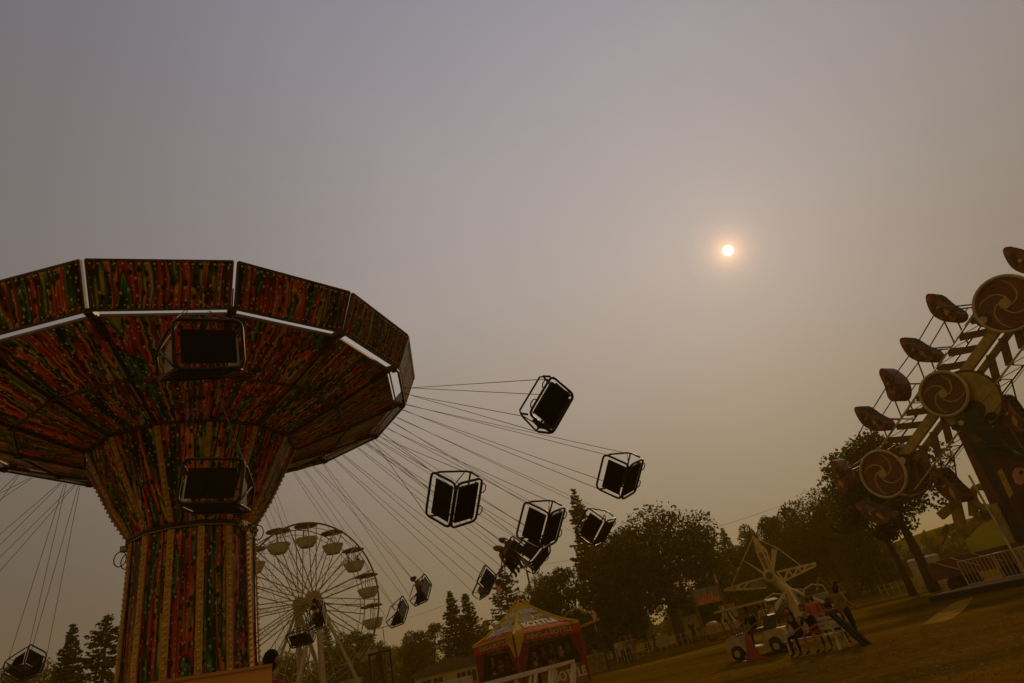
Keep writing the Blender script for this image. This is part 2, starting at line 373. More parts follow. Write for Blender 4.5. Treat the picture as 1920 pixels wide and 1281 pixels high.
# ------------------------------------------------------------------ swing chairs
CW, CD, CH = 1.0, .76, .76
def rounded(c4, r_, n=3):                                     # closed polygon with rounded corners
    out = []; k = len(c4)
    for i in range(k):
        p, a, b = Vector(c4[i]), Vector(c4[i - 1]), Vector(c4[(i + 1) % k]); u, w = (a - p).normalized(), (b - p).normalized(); rr = min(r_, (a - p).length * .4, (b - p).length * .4)
        p0, p1 = p + u * rr, p + w * rr
        for j in range(n + 1): t = j / n; out.append(p0 * (1 - t) ** 2 + p * 2 * t * (1 - t) + p1 * t ** 2)
    return out
HX, HY, HZ = CW / 2, CD / 2, CH / 2
def chair_meshes():
    d = {}
    d['back_frame'] = [MB().tube(rounded([(-HX, -HY, -HZ + .02), (HX, -HY, -HZ + .02), (HX, -HY - .05, HZ), (-HX, -HY - .05, HZ)], .13), .029, 7, True).mesh('back_frame', BLACKSTEEL, True)]
    d['seat_frame'] = [MB().tube(rounded([(-HX, -HY + .02, -HZ), (HX, -HY + .02, -HZ), (HX, HY, -HZ), (-HX, HY, -HZ)], .13), .029, 7, True).mesh('seat_frame', BLACKSTEEL, True)]
    d['arm_rail'] = [MB().tube([(s * HX, -HY - .045, HZ - .10), (s * (HX + .01), -HY + .10, HZ - .12), (s * (HX + .01), HY - .14, .06), (s * HX, HY - .02, -.02), (s * HX, HY - .03, -HZ + .10)], .024, 6).mesh('arm_rail', BLACKSTEEL, True) for s in (-1, 1)]
    d['side_rod'] = [MB().tube([(s * HX, -HY + .03, -HZ + .06), (s * HX, HY - .14, .05)], .013, 5).mesh('side_rod', BLACKSTEEL, True) for s in (-1, 1)]
    d['lap_bar'] = [MB().tube([(-HX, HY - .05, .02), (-HX + .05, HY + .02, .03), (HX - .05, HY + .02, .03), (HX, HY - .05, .02)], .022, 6).mesh('lap_bar', BLACKSTEEL, True)]
    d['foot_hoop'] = []
    for s in (-1, 1):
        x = s * .26; pts = [(x - .10, HY - .02, -HZ), (x - .10, HY + .07, -HZ - .02), (x - .05, HY + .11, -HZ - .03), (x + .05, HY + .11, -HZ - .03), (x + .10, HY + .07, -HZ - .02), (x + .10, HY - .02, -HZ)]
        d['foot_hoop'].append(MB().tube(pts, .014, 6).mesh('foot_hoop', BLACKSTEEL, True))
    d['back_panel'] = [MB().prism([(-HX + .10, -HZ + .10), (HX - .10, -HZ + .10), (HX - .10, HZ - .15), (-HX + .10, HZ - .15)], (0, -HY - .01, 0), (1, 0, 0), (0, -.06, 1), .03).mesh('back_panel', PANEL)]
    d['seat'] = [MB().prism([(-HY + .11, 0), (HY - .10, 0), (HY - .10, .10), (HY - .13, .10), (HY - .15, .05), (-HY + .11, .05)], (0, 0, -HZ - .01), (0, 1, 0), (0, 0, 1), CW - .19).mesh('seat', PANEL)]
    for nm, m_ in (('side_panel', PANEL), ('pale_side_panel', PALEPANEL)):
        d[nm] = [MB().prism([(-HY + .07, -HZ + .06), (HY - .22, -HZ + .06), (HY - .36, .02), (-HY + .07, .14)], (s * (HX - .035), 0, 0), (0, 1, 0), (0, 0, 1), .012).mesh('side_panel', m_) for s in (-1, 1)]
    return d
CHM = chair_meshes()
CHAIRS = []
def chair(px, py, R_, near, label, ka, twist=0, tilt=0.0, pale=False, ra=5.0, corner=None):
    # ka: which rim vertex (fractional) the four cables run to
    cx, cy, R_ = CX * KS, CY * KS, R_ * KS
    v = ray(px, py); o = Vector((0, 0, EYE))
    a = v.x ** 2 + v.y ** 2; b = 2 * (v.x * (o.x - cx) + v.y * (o.y - cy)); cc = (o.x - cx) ** 2 + (o.y - cy) ** 2 - R_ ** 2
    dd = max(b * b - 4 * a * cc, 0); t = (-b - math.sqrt(dd)) / 2 / a if near else (-b + math.sqrt(dd)) / 2 / a
    p = o + t * v
    aa = PH + ka * 2 * PI / NS; za = EYE + ((8.34 if ra > 4.5 else 7.76) - EYE) * KS
    top = Vector((cx + KS * ra * math.cos(aa), cy + KS * ra * math.sin(aa), za)); tan = Vector((-math.sin(aa), math.cos(aa), 0))
    up = (top - p).normalized(); up = (up * (1 - tilt) + Vector((0, 0, 1)) * tilt).normalized()
    a2 = math.atan2(p.y - cy, p.x - cx); t2 = Vector((-math.sin(a2), math.cos(a2), 0))
    fy = Quaternion(up, rad(twist)) @ (t2 - up * t2.dot(up)).normalized(); fx = fy.cross(up)
    if corner and corner[0] == 'back':                       # back panel square to the rim, slightly turned
        yaw, roll, dip = (rad(q) for q in corner[1:]); w = (o - p).normalized(); up = (UV_ - w * UV_.dot(w)).normalized(); rt = up.cross(w)
        up, rt = up * math.cos(roll) + rt * math.sin(roll), rt * math.cos(roll) - up * math.sin(roll)
        fy = -w * math.cos(yaw) + rt * math.sin(yaw); fx = fy.cross(up)
        up, fy = up * math.cos(dip) - fy * math.sin(dip), fy * math.cos(dip) + up * math.sin(dip)
    elif corner:                                                # flung on its side: hinge edge upright, seat and back both showing
        gam, lean, dip = (rad(q) for q in corner); w = (o - p).normalized(); fx = (UV_ - w * UV_.dot(w)).normalized(); rt = fx.cross(w)
        fx, rt = fx * math.cos(lean) + rt * math.sin(lean), rt * math.cos(lean) - fx * math.sin(lean)
        fx, w = fx * math.cos(dip) + w * math.sin(dip), w * math.cos(dip) - fx * math.sin(dip)
        up = -w * math.cos(gam) - rt * math.sin(gam); fy = -w * math.sin(gam) + rt * math.cos(gam)
    Mx = Matrix((fx, fy, up)).transposed().to_4x4(); Mx.translation = p
    t_ = thing('swing_chair', label, 'swing chair', group='chairs of the swing carousel', mat=Mx)
    for nm, ms in CHM.items():
        if nm == ('side_panel' if pale else 'pale_side_panel') or (corner and not pale and nm == 'side_panel'): continue
        for me in ms: ob = bpy.data.objects.new(nm.replace('pale_', ''), me); COL.objects.link(ob); ob.parent = t_
    inv = Mx.inverted()
    for sy in (-1, 1):
        sts = [Vector((sx * HX, -HY - .05 if sy < 0 else HY - .14, HZ - .04 if sy < 0 else .05)) for sx in (-1, 1)]
        sts.sort(key=lambda q: (Mx @ q - p).dot(tan))
        for q, off in zip(sts, (-.24, .24)):
            MB().tube([q, inv @ (top + tan * (off + .03 * sy))], .0085, 4).build('suspension_cable', CABLE, t_)
    CHAIRS.append((t_, Mx)); return t_, Mx
chair(1018, 757, 9.0, True, 'highest empty swing chair flung furthest out against open sky', 3.55, twist=198, tilt=0)
chair(1163, 887, 9.4, True, 'empty swing chair at the far right of the ring, just above the tall conifer tip', 4.0, twist=345, tilt=0.0, corner=(66, 14, 24))
chair(853, 930, 7.3, True, 'large empty swing chair seen corner-on, below and left of the topmost chair', 5.0, twist=350, tilt=0.0, corner=(45, 9, 24))
chair(1015, 978, 7.75, True, 'empty swing chair between the corner-on chair and the chair before the dark trees', 4.75, twist=345, tilt=0, corner=(63, 15, 24))
chair(1117, 985, 9.2, False, 'empty swing chair hanging in front of the dark tree crowns', 4.4, twist=345, tilt=0, corner=(72, 28, 20))
chair(998, 1035, 7.7, False, 'swing chair with pale side right behind the two riders', 5.1, twist=0, tilt=0, pale=True)
C_R6 = chair(958, 1042, 8.3, False, 'swing chair carrying two riders, next to the chair with the pale side', 5.3, twist=5, tilt=0)
chair(903, 1092, 9.0, False, 'small empty swing chair tilted on edge above the spruce left of the tent', 5.75, twist=0, tilt=0, pale=True)
C_R9 = chair(785, 1106, 9.0, False, 'swing chair carrying one hunched rider, right of the observation wheel', 6.1, twist=5, tilt=0)
chair(742, 1147, 9.2, False, 'small empty swing chair low beside the observation wheel rim', 6.4, twist=0, tilt=0)
C_R10 = chair(592, 1154, 9.2, False, 'swing chair carrying two dark riders in front of the observation wheel hub', 6.9, twist=5, tilt=0)
chair(566, 1187, 8.3, False, 'blue-grey empty swing chair just under the riders at the observation wheel hub', 7.15, twist=265, tilt=0.0, pale=True)
chair(45, 1243, 8.6, False, 'swing chair at the lower left corner in front of two conifers', 9.2, twist=20, tilt=0.2)
chair(374, 657, 8.6, True, 'nearest swing chair, big and dark below the canopy rim', 0.75, twist=75, tilt=0.85, corner=('back', -20, 0, -12), pale=True)
chair(410, 912, 6.9, True, 'dark swing chair hanging in front of the flared crown of the column', 0.8, twist=105, tilt=0.85, corner=('back', 18, 5, -12), pale=True, ra=3.5)
chair(-92, 1003, 9.0, False, 'swing chair just outside the left edge, only the ends of its upper cables in view', 9.75, twist=0, tilt=0.0)
chair(-85, 1112, 9.2, False, 'swing chair outside the left edge, its cables running down below the canopy corner', 9.25, twist=10, tilt=0.0)
# ================================================================== observation wheel
FW_AZ, FW_D = -22.2, 60.0
vd = polar(FW_AZ, 1); rl = Vector((vd.y, -vd.x, 0))
FA = math.cos(rad(30)) * -vd + math.sin(rad(30)) * rl         # axle, towards the viewer
FH = math.cos(rad(30)) * rl + math.sin(rad(30)) * vd          # horizontal in the plane of the wheel
FC = Vector((0, 0, 10.05)); FR = 6.62
fb = polar(FW_AZ, FW_D)
fw = thing('ferris_wheel_ride', 'cream lattice ferris wheel with umbrella-topped tubs behind the swing carousel', 'ferris wheel', fb)
FCREAM = mat('faded_cream_paint', (.31, .23, .095), .6, .1, var=.25, spec=.1)
FDARK = mat('brown_rim_paint', (.085, .055, .025), .5, .2, var=.3)
TUB = mat('pale_green_tub', (.42, .44, .30), .6, var=.25, scale=2, spec=.1)
TUBD = mat('dark_canopy_cloth', (.10, .075, .04), .7, var=.3)
NG = 15
def fp(ang, r_, w=0.0): return FC + FH * (r_ * math.cos(ang)) + Vector((0, 0, 1)) * (r_ * math.sin(ang)) + FA * w
HW = 1.15
for w, rr, m in ((HW, .085, FDARK), (-HW, .05, FCREAM)):
    MB().tube([fp(2 * PI * i / 60, FR, w) for i in range(60)], rr, 6, True).build('wheel_rim', m, fw)
    MB().tube([fp(2 * PI * i / 60, FR * .93, w) for i in range(60)], .03, 5, True).build('inner_rim', FCREAM, fw)
    h_ = MB(); h_.tube([fp(0, 0, w - .08), fp(0, 0, w + .08)], .72, 18); h_.build('hub', FCREAM, fw)
    MB().tube([fp(0, 0, w + .08), fp(0, 0, w + .16)], .3, 14).build('hub_cap', mat('pink_hub_art', (.42, .22, .16), .5), fw)
MB().tube([fp(0, 0, -HW - .5), fp(0, 0, HW + .5)], .16, 10).build('axle', FDARK, fw)
TH0 = rad(88)
for k in range(NG):
    a = TH0 - k * 2 * PI / NG
    for w in (-HW, HW):
        o = .12
        mb = MB(); mb.tube([fp(a + .30, .65, w), fp(a + .062, FR - .05, w)], .045, 5); mb.tube([fp(a - .30, .65, w), fp(a - .062, FR - .05, w)], .045, 5)
        for i in range(5):
            f = .25 + i * .14; s = 1 if i % 2 else -1
            mb.tube([fp(a + s * (.04 + .024 / f), FR * f, w), fp(a - s * (.04 + .024 / (f + .14)), FR * (f + .14), w)], .018, 4)
        mb.build('spoke', FCREAM, fw)
    mb = MB(); mb.tube([fp(a, FR * .55, -HW), fp(a, FR * .72, HW)], .014, 4).tube([fp(a, FR * .55, HW), fp(a, FR * .72, -HW)], .014, 4)
    mb.build('brace', FCREAM, fw)
    MB().tube([fp(a, FR, -HW), fp(a, FR, HW)], .05, 6).build('gondola_pin', FDARK, fw)
for w in (-HW - .5, HW + .5):
    for s in (-1, 1):
        MB().bar(FC + FA * w, Vector((0, 0, .3)) + FA * w * 1.7 + FH * s * 3.9, .26, .22).build('support_leg', CREAMSTEEL, fw)
    MB().bar(FC + FA * w - Vector((0, 0, .7)), Vector((0, 0, .35)) + FA * w * 1.1, .38, .3).build('support_post', CREAMSTEEL, fw)
MB().box((0, 0, .2), (9, 5, .4), Matrix((FH, FA, Vector((0, 0, 1)))).transposed()).build('base_platform', FDARK, fw)
# tubs: hexagonal bowl under a flat umbrella
def gon_meshes():
    d = []
    prof = [(.12, -1.95), (.62, -1.88), (.86, -1.52), (1.04, -1.10), (.99, -1.10), (.80, -1.5), (.55, -1.8), (.1, -1.85)]
    d.append(('tub', MB().lathe(prof, n=8, cap=False).mesh('tub', TUB)))
    d.append(('bench_ring', MB().lathe([(.84, -1.42), (.5, -1.40), (.48, -1.5), (.82, -1.52)], n=8, cap=False).mesh('bench_ring', TUBD)))
    d.append(('umbrella', MB().lathe([(1.06, .02), (1.02, .10), (.5, .25), (.05, .32), (.05, .26), (.5, .18), (1.0, .04)], n=12, cap=False).mesh('umbrella', TUBD)))
    for i in range(3):
        a = 2 * PI * i / 3 + .4
        d.append(('hanger_post', MB().tube([(.12 * math.cos(a), .12 * math.sin(a), .15), (.30 * math.cos(a), .30 * math.sin(a), -1.3)], .03, 5).mesh('hanger_post', FCREAM)))
    d.append(('steering_wheel', MB().tube([(0, 0, -1.8), (0, 0, -1.15)], .05, 6).lathe([(.3, -1.12), (.32, -1.09), (.3, -1.06), (.27, -1.09), (.3, -1.12)], n=12, cap=False).mesh('steering_wheel', FDARK)))
    return d
GM = gon_meshes(); GPOS = {}
gl = {0: 'top tub of the ferris wheel', 1: 'first tub right of the top of the ferris wheel', 2: 'ferris wheel tub with three people aboard, second right of the top', 3: 'third tub right of the top of the ferris wheel', 4: 'ferris wheel tub just above the treetops on the right side of the rim',
      5: 'ferris wheel tub lowest on the right against the dark trees', 14: 'first tub left of the top of the ferris wheel', 13: 'ferris wheel tub half hidden by the carousel column'}
for k in range(NG):
    a = TH0 - k * 2 * PI / NG; p = fb + fp(a, FR, 0)
    if k in (7, 8, 9): continue                               # below the picture
    g = thing('ferris_tub', gl.get(k, 'pale green ferris wheel tub hidden behind the carousel column'), 'gondola', p, group='tubs of the ferris wheel', rz=.5 + k)
    GPOS[k] = p
    for nm, me in GM:
        ob = bpy.data.objects.new(nm, me); COL.objects.link(ob); ob.parent = g

# ================================================================== cage ride on a long rotating boom (right)
ZAZ, ZD = 34.2, 40.0
zv = polar(ZAZ, 1); zr = Vector((zv.y, -zv.x, 0))
ZDEEP = math.cos(rad(24)) * zv + math.sin(rad(24)) * zr; ZE = math.cos(rad(24)) * zr - math.sin(rad(24)) * zv
ZP = at(1785, 735, ZD); zb = Vector((ZP.x, ZP.y, 0))
def z2(px, py, dep=0.0):
    v = ray(px, py); o = Vector((0, 0, EYE)); q = ZP + ZDEEP * dep; t = (q - o).dot(ZDEEP) / v.dot(ZDEEP); p = o + t * v - ZP
    return Vector((p.dot(ZE), p.z))
def z3(c, dep=0.0): return Vector((0, 0, ZP.z)) + ZE * c[0] + Vector((0, 0, 1)) * c[1] + ZDEEP * dep
ZY = mat('olive_yellow_paint', (.30, .22, .05), .5, .1, var=.3); ZR = mat('oxblood_paint', (.12, .026, .010), .45, var=.4, scale=2)
ZK = mat('dark_green_paint', (.014, .017, .008), .45, .1, var=.4); ZB = mat('brown_truss_paint', (.10, .045, .022), .5, .2, var=.35); ZC = mat('cream_trim_paint', (.40, .30, .15), .5, var=.2)
zt = thing('cage_ride', 'tall cage ride with long yellow boom, pinwheel discs and tumbling red cages', 'fairground ride', zb)
LO, UP = z2(1660, 888), z2(1890, 570)
ax = (UP - LO).normalized(); pr = Vector((-ax.y, ax.x))         # pr: left of the boom
def zl(a, b): return ax * a + pr * b                          # along the boom, left of it
lL, lU = LO.dot(ax), UP.dot(ax); off0 = LO.dot(pr)
mb = MB()
mb.bar(z3(zl(lL, off0 * .5), .25), z3(zl(lU, off0 * .5), .25), .50, .24, up=ZDEEP)
mb.build('boom', ZY, zt)
nA = 10
for i in range(nA):
    a = lL + 1.6 + i * (lU - lL - 2.2) / (nA - 1)
    for s in (-1, 1):
        MB().bar(z3(zl(a, s * .33), .2), z3(zl(a - 1.0, s * 1.35), .2), .36, .10, up=ZDEEP).build('boom_arm', ZB, zt)
for s in (-1, 1):
    for dpt in (.1, 1.5):
        MB().tube([z3(zl(lL + .3, s * 1.38), dpt), z3(zl(lU - .3, s * 1.38), dpt)], .05, 6).build('boom_rail', ZC if dpt < 1 else ZB, zt)
    MB().tube([z3(zl(lL - .2, s * 1.75), .8), z3(zl(lU + .2, s * 1.75), .8)], .016, 4).build('drive_cable', CABLE, zt)
for i in range(12):
    a = lL + .8 + i * (lU - lL - 1.6) / 11
    for s in (-1, 1):
        mb = MB().tube([z3(zl(a, s * 1.38), .1), z3(zl(a, s * 1.38), 1.5)], .03, 5)
        if i < 11:
            b2 = lL + .8 + (i + 1) * (lU - lL - 1.6) / 11; mb.tube([z3(zl(a, s * 1.38), .1), z3(zl(b2, s * 1.38), 1.5)], .02, 5)
        mb.build('rail_tie', ZB, zt)
mb = MB(); mb.bar(z3(zl(lL, 0), 1.4), z3(zl(lU, 0), 1.4), .3, .2, up=ZDEEP); mb.build('boom', ZY, zt)
def pinwheel(c, r_, dep, art=True):
    o = z3(c, dep); n_ = 30
    ring = [o + ZE * (r_ * math.cos(2 * PI * i / n_)) + Vector((0, 0, 1)) * (r_ * math.sin(2 * PI * i / n_)) for i in range(n_)]
    mb = MB(); out = [(r_ * math.cos(2 * PI * i / n_), r_ * math.sin(2 * PI * i / n_)) for i in range(n_)]
    mb.prism(out, o + ZDEEP * .1, ZE, (0, 0, 1), .14, mi=0, mside=1)
    d = mb.build('pinwheel_disc', [ZR, ZY], zt)
    MB().tube(ring, .085, 6, True).build('disc_rim', ZC, d)
    if art:
        mb = MB()
        for a0 in range(4):
            pts = []
            for i in range(12):
                t = i / 11; rr = r_ * (.12 + .80 * t); a = a0 * PI / 2 + 2.4 * t ** .7 + .5
                pts.append(o + ZDEEP * .02 + ZE * (rr * math.cos(a)) + Vector((0, 0, 1)) * (rr * math.sin(a)))
            mb.tube(pts, [.05 * (1 - i / 16) for i in range(12)], 5)
        mb.build('pinwheel_spiral', ZC, d)
        mb = MB()
        for a0 in range(16):
            pts = []
            for i in range(7):
                t = i / 6; rr = r_ * (.26 + .62 * t); a = a0 * PI / 8 + 1.3 * t + .3
                pts.append(o + ZDEEP * .03 + ZE * (rr * math.cos(a)) + Vector((0, 0, 1)) * (rr * math.sin(a)))
            mb.tube(pts, .022, 4)
        mb.build('pinwheel_ray', ZB, d)
        MB().tube([o + ZE * (r_ * .90 * math.cos(2 * PI * i / n_)) + Vector((0, 0, 1)) * (r_ * .90 * math.sin(2 * PI * i / n_)) for i in range(n_)], .035, 5, True).build('inner_ring', ZB, d)
        MB().tube([o - ZDEEP * .06, o + ZDEEP * .04], r_ * .19, 14).build('disc_boss', ZY, d)
for c, r_ in ((LO, 1.34), (Vector((-.32, .05)), 1.20), (UP, 1.42)):
    pinwheel(c, r_, -.25)
for c in (LO, UP): pinwheel(c, 1.45, 2.1, False)
# big slotted pivot plate behind the middle disc
n_ = 28; pc = z2(1812, 752); o = z3(pc, .12)
mb = MB(); R_ = 1.6
holes = [(.95, .75, .38, .28), (1.15, -.05, .45, .36), (-.2, -1.3, .4, .22)]
mb.prism([(R_ * math.cos(2 * PI * i / n_) * (1 if i % 7 else .96), R_ * math.sin(2 * PI * i / n_)) for i in range(n_)], o, ZE, (0, 0, 1), .08)
plate = mb.build('pivot_plate', ZY, zt)
MB().tube([o + ZE * (R_ * math.cos(2 * PI * i / n_)) + Vector((0, 0, 1)) * (R_ * math.sin(2 * PI * i / n_)) for i in range(n_)], .07, 6, True).build('plate_rim', ZB, plate)
for hx, hy, ha, hb_ in ((.1, -.55, .5, .5), (-1.1, -1.0, .3, .2), (.6, -1.15, .28, .2)):
    MB().prism([(hx + ha * math.cos(2 * PI * i / 14), hy + hb_ * math.sin(2 * PI * i / 14)) for i in range(14)], o - ZDEEP * .05, ZE, (0, 0, 1), .03).build('plate_recess', BLACKSTEEL, plate)
for px, py in ((1697, 863), (1848, 601)):                     # drive rollers beside the end discs
    c = z3(z2(px, py), -.2)
    rl_ = MB().tube([c - ZDEEP * .05, c + ZDEEP * .25], .36, 16).build('drive_roller', BLACKSTEEL, zt)
    MB().tube([c - ZDEEP * .08, c - ZDEEP * .04], .2, 12).build('roller_hub', ZC, rl_)
# tower legs with painted fronts
leg_px = [(1798, 786), (1833, 768), (1893, 836), (1990, 905), (2060, 1110), (1960, 1120), (1892, 952)]
outl = [tuple(z2(x, y, -.55)) for x, y in leg_px]
ART = mat('tower_art_red', (.055, .014, .007), .5, var=.5, scale=1.5)
lg = MB().prism(outl, z3((0, 0), -.75), ZE, (0, 0, 1), .4, mi=0).build('tower_leg', ZK, zt)
def art(px_list, m, dep, th=.02, nm='painted_panel'): return MB().prism([tuple(z2(x, y, dep)) for x, y in px_list], z3((0, 0), dep), ZE, (0, 0, 1), th).build(nm, m, lg)
art([(1846, 850), (1925, 868), (1985, 935), (2000, 1060), (1945, 1040), (1886, 932)], ART, -.97)
art([(1850, 846), (1922, 863), (1965, 890), (1960, 880), (1925, 855), (1852, 838)], ZK, -1.0, .06, 'panel_trim')
art([(1812, 814), (1830, 812), (1858, 838), (1835, 838)], ZB, -.975)
art([(1903, 905), (1897, 890), (1903, 878), (1916, 876), (1926, 884), (1926, 900), (1915, 910)], mat('flesh_pink_paint', (.42, .19, .11), .5), -1.0, .02, 'round_emblem')
art([(1910, 886), (1914, 881), (1919, 886), (1914, 891)], BLACKSTEEL, -1.03, .02, 'emblem_dot')
art([(1870, 885), (1878, 878), (1900, 925), (1893, 935)], ZY, -.985, .015, 'yellow_stroke')
c = z3(z2(1822, 792), -.98); MB().tube([c, c - ZDEEP * .08], .14, 12).build('bolt_head', CREAMSTEEL, lg)
for q in (((1816, 801), (1892, 805)), ((1892, 805), (1914, 842)), ((1832, 832), (1985, 852))):
    MB().bar(z3(z2(*q[0], -1.2), -1.2), z3(z2(*q[1], -1.2), -1.2), .16, .16).build('catwalk_bar', ZK, zt)
outl2 = [(x + 1.5, y) for x, y in outl]
MB().prism(outl, z3((0, 0), 2.6), ZE, (0, 0, 1), .4).build('tower_leg', ZB, zt)
# left outrigger leg from the tower foot, cream edged with dark flank
lg2 = MB().bar(z3(z2(1800, 795, .3), .3), z3(z2(1935, 1090, .3), .3), .5, .3, up=ZDEEP).build('tower_strut', ZR, zt)
MB().bar(z3(z2(1862, 945, -.1), -.1), z3(z2(1925, 1075, -.1), -.1), .34, .16, up=ZDEEP).build('tower_strut', ZY, zt)
# folded crane-like outrigger with ring
for a_, b_, w in (((1790, 938), (1806, 1006), .55), ((1763, 968), (1792, 944), .45), ((1802, 1006), (1838, 970), .42), ((1757, 1002), (1788, 986), .28), ((1836, 972), (1878, 952), .6), ((1848, 945), (1852, 975), .5), ((1822, 928), (1826, 968), .4), ((1864, 930), (1900, 975), .4), ((1762, 1020), (1778, 985), .25)):
    MB().bar(z3(z2(*a_, 2.2), 2.2), z3(z2(*b_, 2.2), 2.2), w, .25, up=ZDEEP).build('outrigger_arm', ZY, zt)
c = z3(z2(1845, 934, 2.0), 2.0)
MB().tube([c + ZE * (.50 * math.cos(2 * PI * i / 18)) + Vector((0, 0, 1)) * (.62 * math.sin(2 * PI * i / 18)) for i in range(18)], .2, 8, True).build('outrigger_ring', ZY, zt)
# base: black edged deck, red trailer, steel fence
d0, d1 = at(1742, 1124, 38.5) - zb, at(1965, 1078, 35.5) - zb; d0.z = d1.z = 0; dn_ = (d1 - d0).normalized(); dk = Vector((-dn_.y, dn_.x, 0))
if dk.dot(zv) < 0: dk = -dk
Rd = Matrix((dn_, dk, Vector((0, 0, 1)))).transposed(); dl = (d1 - d0).length + 4
MB().box(d0 + dn_ * dl / 2 + dk * 2.2 + Vector((0, 0, .13)), (dl, 4.4, .26), Rd).build('deck', BLACKSTEEL, zt)
MB().box(d0 + dn_ * dl / 2 + dk * 2.2 + Vector((0, 0, .28)), (dl, 4.4, .03), Rd).build('deck_plate', mat('worn_tread_plate', (.20, .14, .06), .6, .2), zt)
t0, t1 = at(1759, 1066, 43) - zb, at(1960, 1022, 41) - zb; t0.z = t1.z = 0
tr_ = MB().bar(t0 + Vector((0, 0, 1.25)), t1 + Vector((0, 0, 1.25)), 2.2, .9).build('trailer', ZR, zt)
for f in (.12, .3, .5): MB().bar((t0.lerp(t1, f) + Vector((0, 0, 1.7))) - dk * 1.15, t0.lerp(t1, f + .22) + Vector((0, 0, 1.05)) - dk * 1.15, .12, .03).build('trailer_stripe', ZC, tr_)
for f in (.2, .7): MB().tube([t0.lerp(t1, f) + dk * .8 + Vector((0, 0, .42)), t0.lerp(t1, f) - dk * 1.0 + Vector((0, 0, .42))], .42, 14).build('trailer_wheel', BLACKSTEEL, tr_)
def fence_panel(a, b, h, parent, name='fence_panel', nbar=9):
    mb = MB(); up = Vector((0, 0, h)); lo = Vector((0, 0, .12))
    mb.tube([a, a + up, b + up, b], .035, 5).tube([a + lo, b + lo], .025, 5)
    for i in range(1, nbar): mb.tube([a.lerp(b, i / nbar) + lo, a.lerp(b, i / nbar) + up], .016, 4)
    return mb.build(name, CREAMSTEEL, parent)
f0 = d0 + dn_ * 1.9 + dk * .5 + Vector((0, 0, .3))
for i in range(3): fence_panel(f0 + dn_ * i * 1.75, f0 + dn_ * (i * 1.75 + 1.65), 1.15, zt)
MB().tube([f0 + dn_ * 2.6, f0 + dn_ * 2.6 + Vector((0, 0, 4.6))], .05, 6).build('light_pole', CREAMSTEEL, zt)
MB().box(d0 + dn_ * 4.9 + dk * 1.6 + Vector((0, 0, .9)), (1.3, .9, 1.2), Rd).build('control_box', ZY, zt)
MB().box(d0 + dn_ * 5.0 + dk * 1.13 + Vector((0, 0, 1.15)), (.7, .03, .4), Rd).build('control_panel', BLACKSTEEL, zt)
st = MB()
for i in range(3): st.box(d0 + dn_ * (.9 - i * .1) + dk * (.2 + i * .3) + Vector((0, 0, .35 + i * .2)), (1.0, .3, .2), Rd)
# cages
def bean(L_, W_, fat=.62):
    pts = []
    for i in range(22):
        a = 2 * PI * i / 22; x = L_ / 2 * math.cos(a); w = W_ / 2 * (1 - (1 - fat) * (x / L_ + .5)) * (1 + .10 * math.cos(2 * a))
        y = w * math.sin(a) - .12 * W_ * math.cos(2 * PI * (x / L_)) * .6
        pts.append((x, y))
    return pts
CMETAL = mat('cage_mesh_metal', (.05, .04, .02), .5, .3, var=.5, scale=14); CYEL = mat('cage_yellow_paint', (.36, .25, .07), .5, var=.3)
CSH = mat('mottled_cage_paint', (.13, .03, .012), .5, var=.2, scale=2.6); rr_ = CSH.node_tree.nodes['Color Ramp'].color_ramp
rr_.elements[0].color = (.035, .014, .007, 1); rr_.elements[1].color = (.20, .10, .025, 1); e_ = rr_.elements.new(.5); e_.color = (.15, .026, .012, 1)
def cage_meshes():
    b = bean(2.1, 1.15); E1, E2 = (1, 0, 0), (0, 0, 1)
    sh = MB()
    sh.prism(b, (0, -.55, 0), E1, E2, .06); sh.prism(b, (0, .55, 0), E1, E2, .06)
    n = len(b)
    for i in range(n):                                        # curved belly between the two sides, open at the front quarter
        if 2 <= i <= 7: continue
        p, q = b[i], b[(i + 1) % n]
        sh.add([(p[0], -.54, p[1]), (q[0], -.54, q[1]), (q[0], .54, q[1]), (p[0], .54, p[1])], [(0, 1, 2, 3)])
    d = [('cage_shell', sh.mesh('cage_shell', CSH, False))]
    ms = MB()
    for i in range(2, 8):
        p, q = b[i], b[(i + 1) % n]; 
        for k in range(6): y0 = -.5 + k * .2; ms.tube([(p[0], y0, p[1]), (q[0], y0, q[1])], .022, 4)
    for i in range(2, 9): p = b[i]; ms.tube([(p[0], -.54, p[1]), (p[0], .54, p[1])], .022, 4)
    d.append(('mesh_door', ms.mesh('mesh_door', CMETAL)))
    for sx in (-.585, .585): d.append(('yellow_blaze', MB().prism([(-.78, .02), (-.5, .20), (-.2, .16), (-.32, .02), (-.55, -.06)], (.02, sx, 0), E1, E2, .012).mesh('yellow_blaze', CYEL))); d.append(('side_slot', MB().prism([(-.05, -.30), (.30, -.22), (.55, .02), (.42, .12), (.1, -.05)], (.02, sx, 0), E1, E2, .012).mesh('side_slot', BLACKSTEEL)))
    d.append(('seat', MB().prism([(-.5, -.32), (.35, -.30), (.75, .18), (.66, .24), (.28, -.2), (-.5, -.22)], (0, 0, 0), E1, E2, .95).mesh('seat', BLACKSTEEL)))
    d.append(('pivot_axle', MB().tube([(0, -.72, 0), (0, .72, 0)], .09, 8).mesh('pivot_axle', CREAMSTEEL)))
    return d
CGM = cage_meshes()
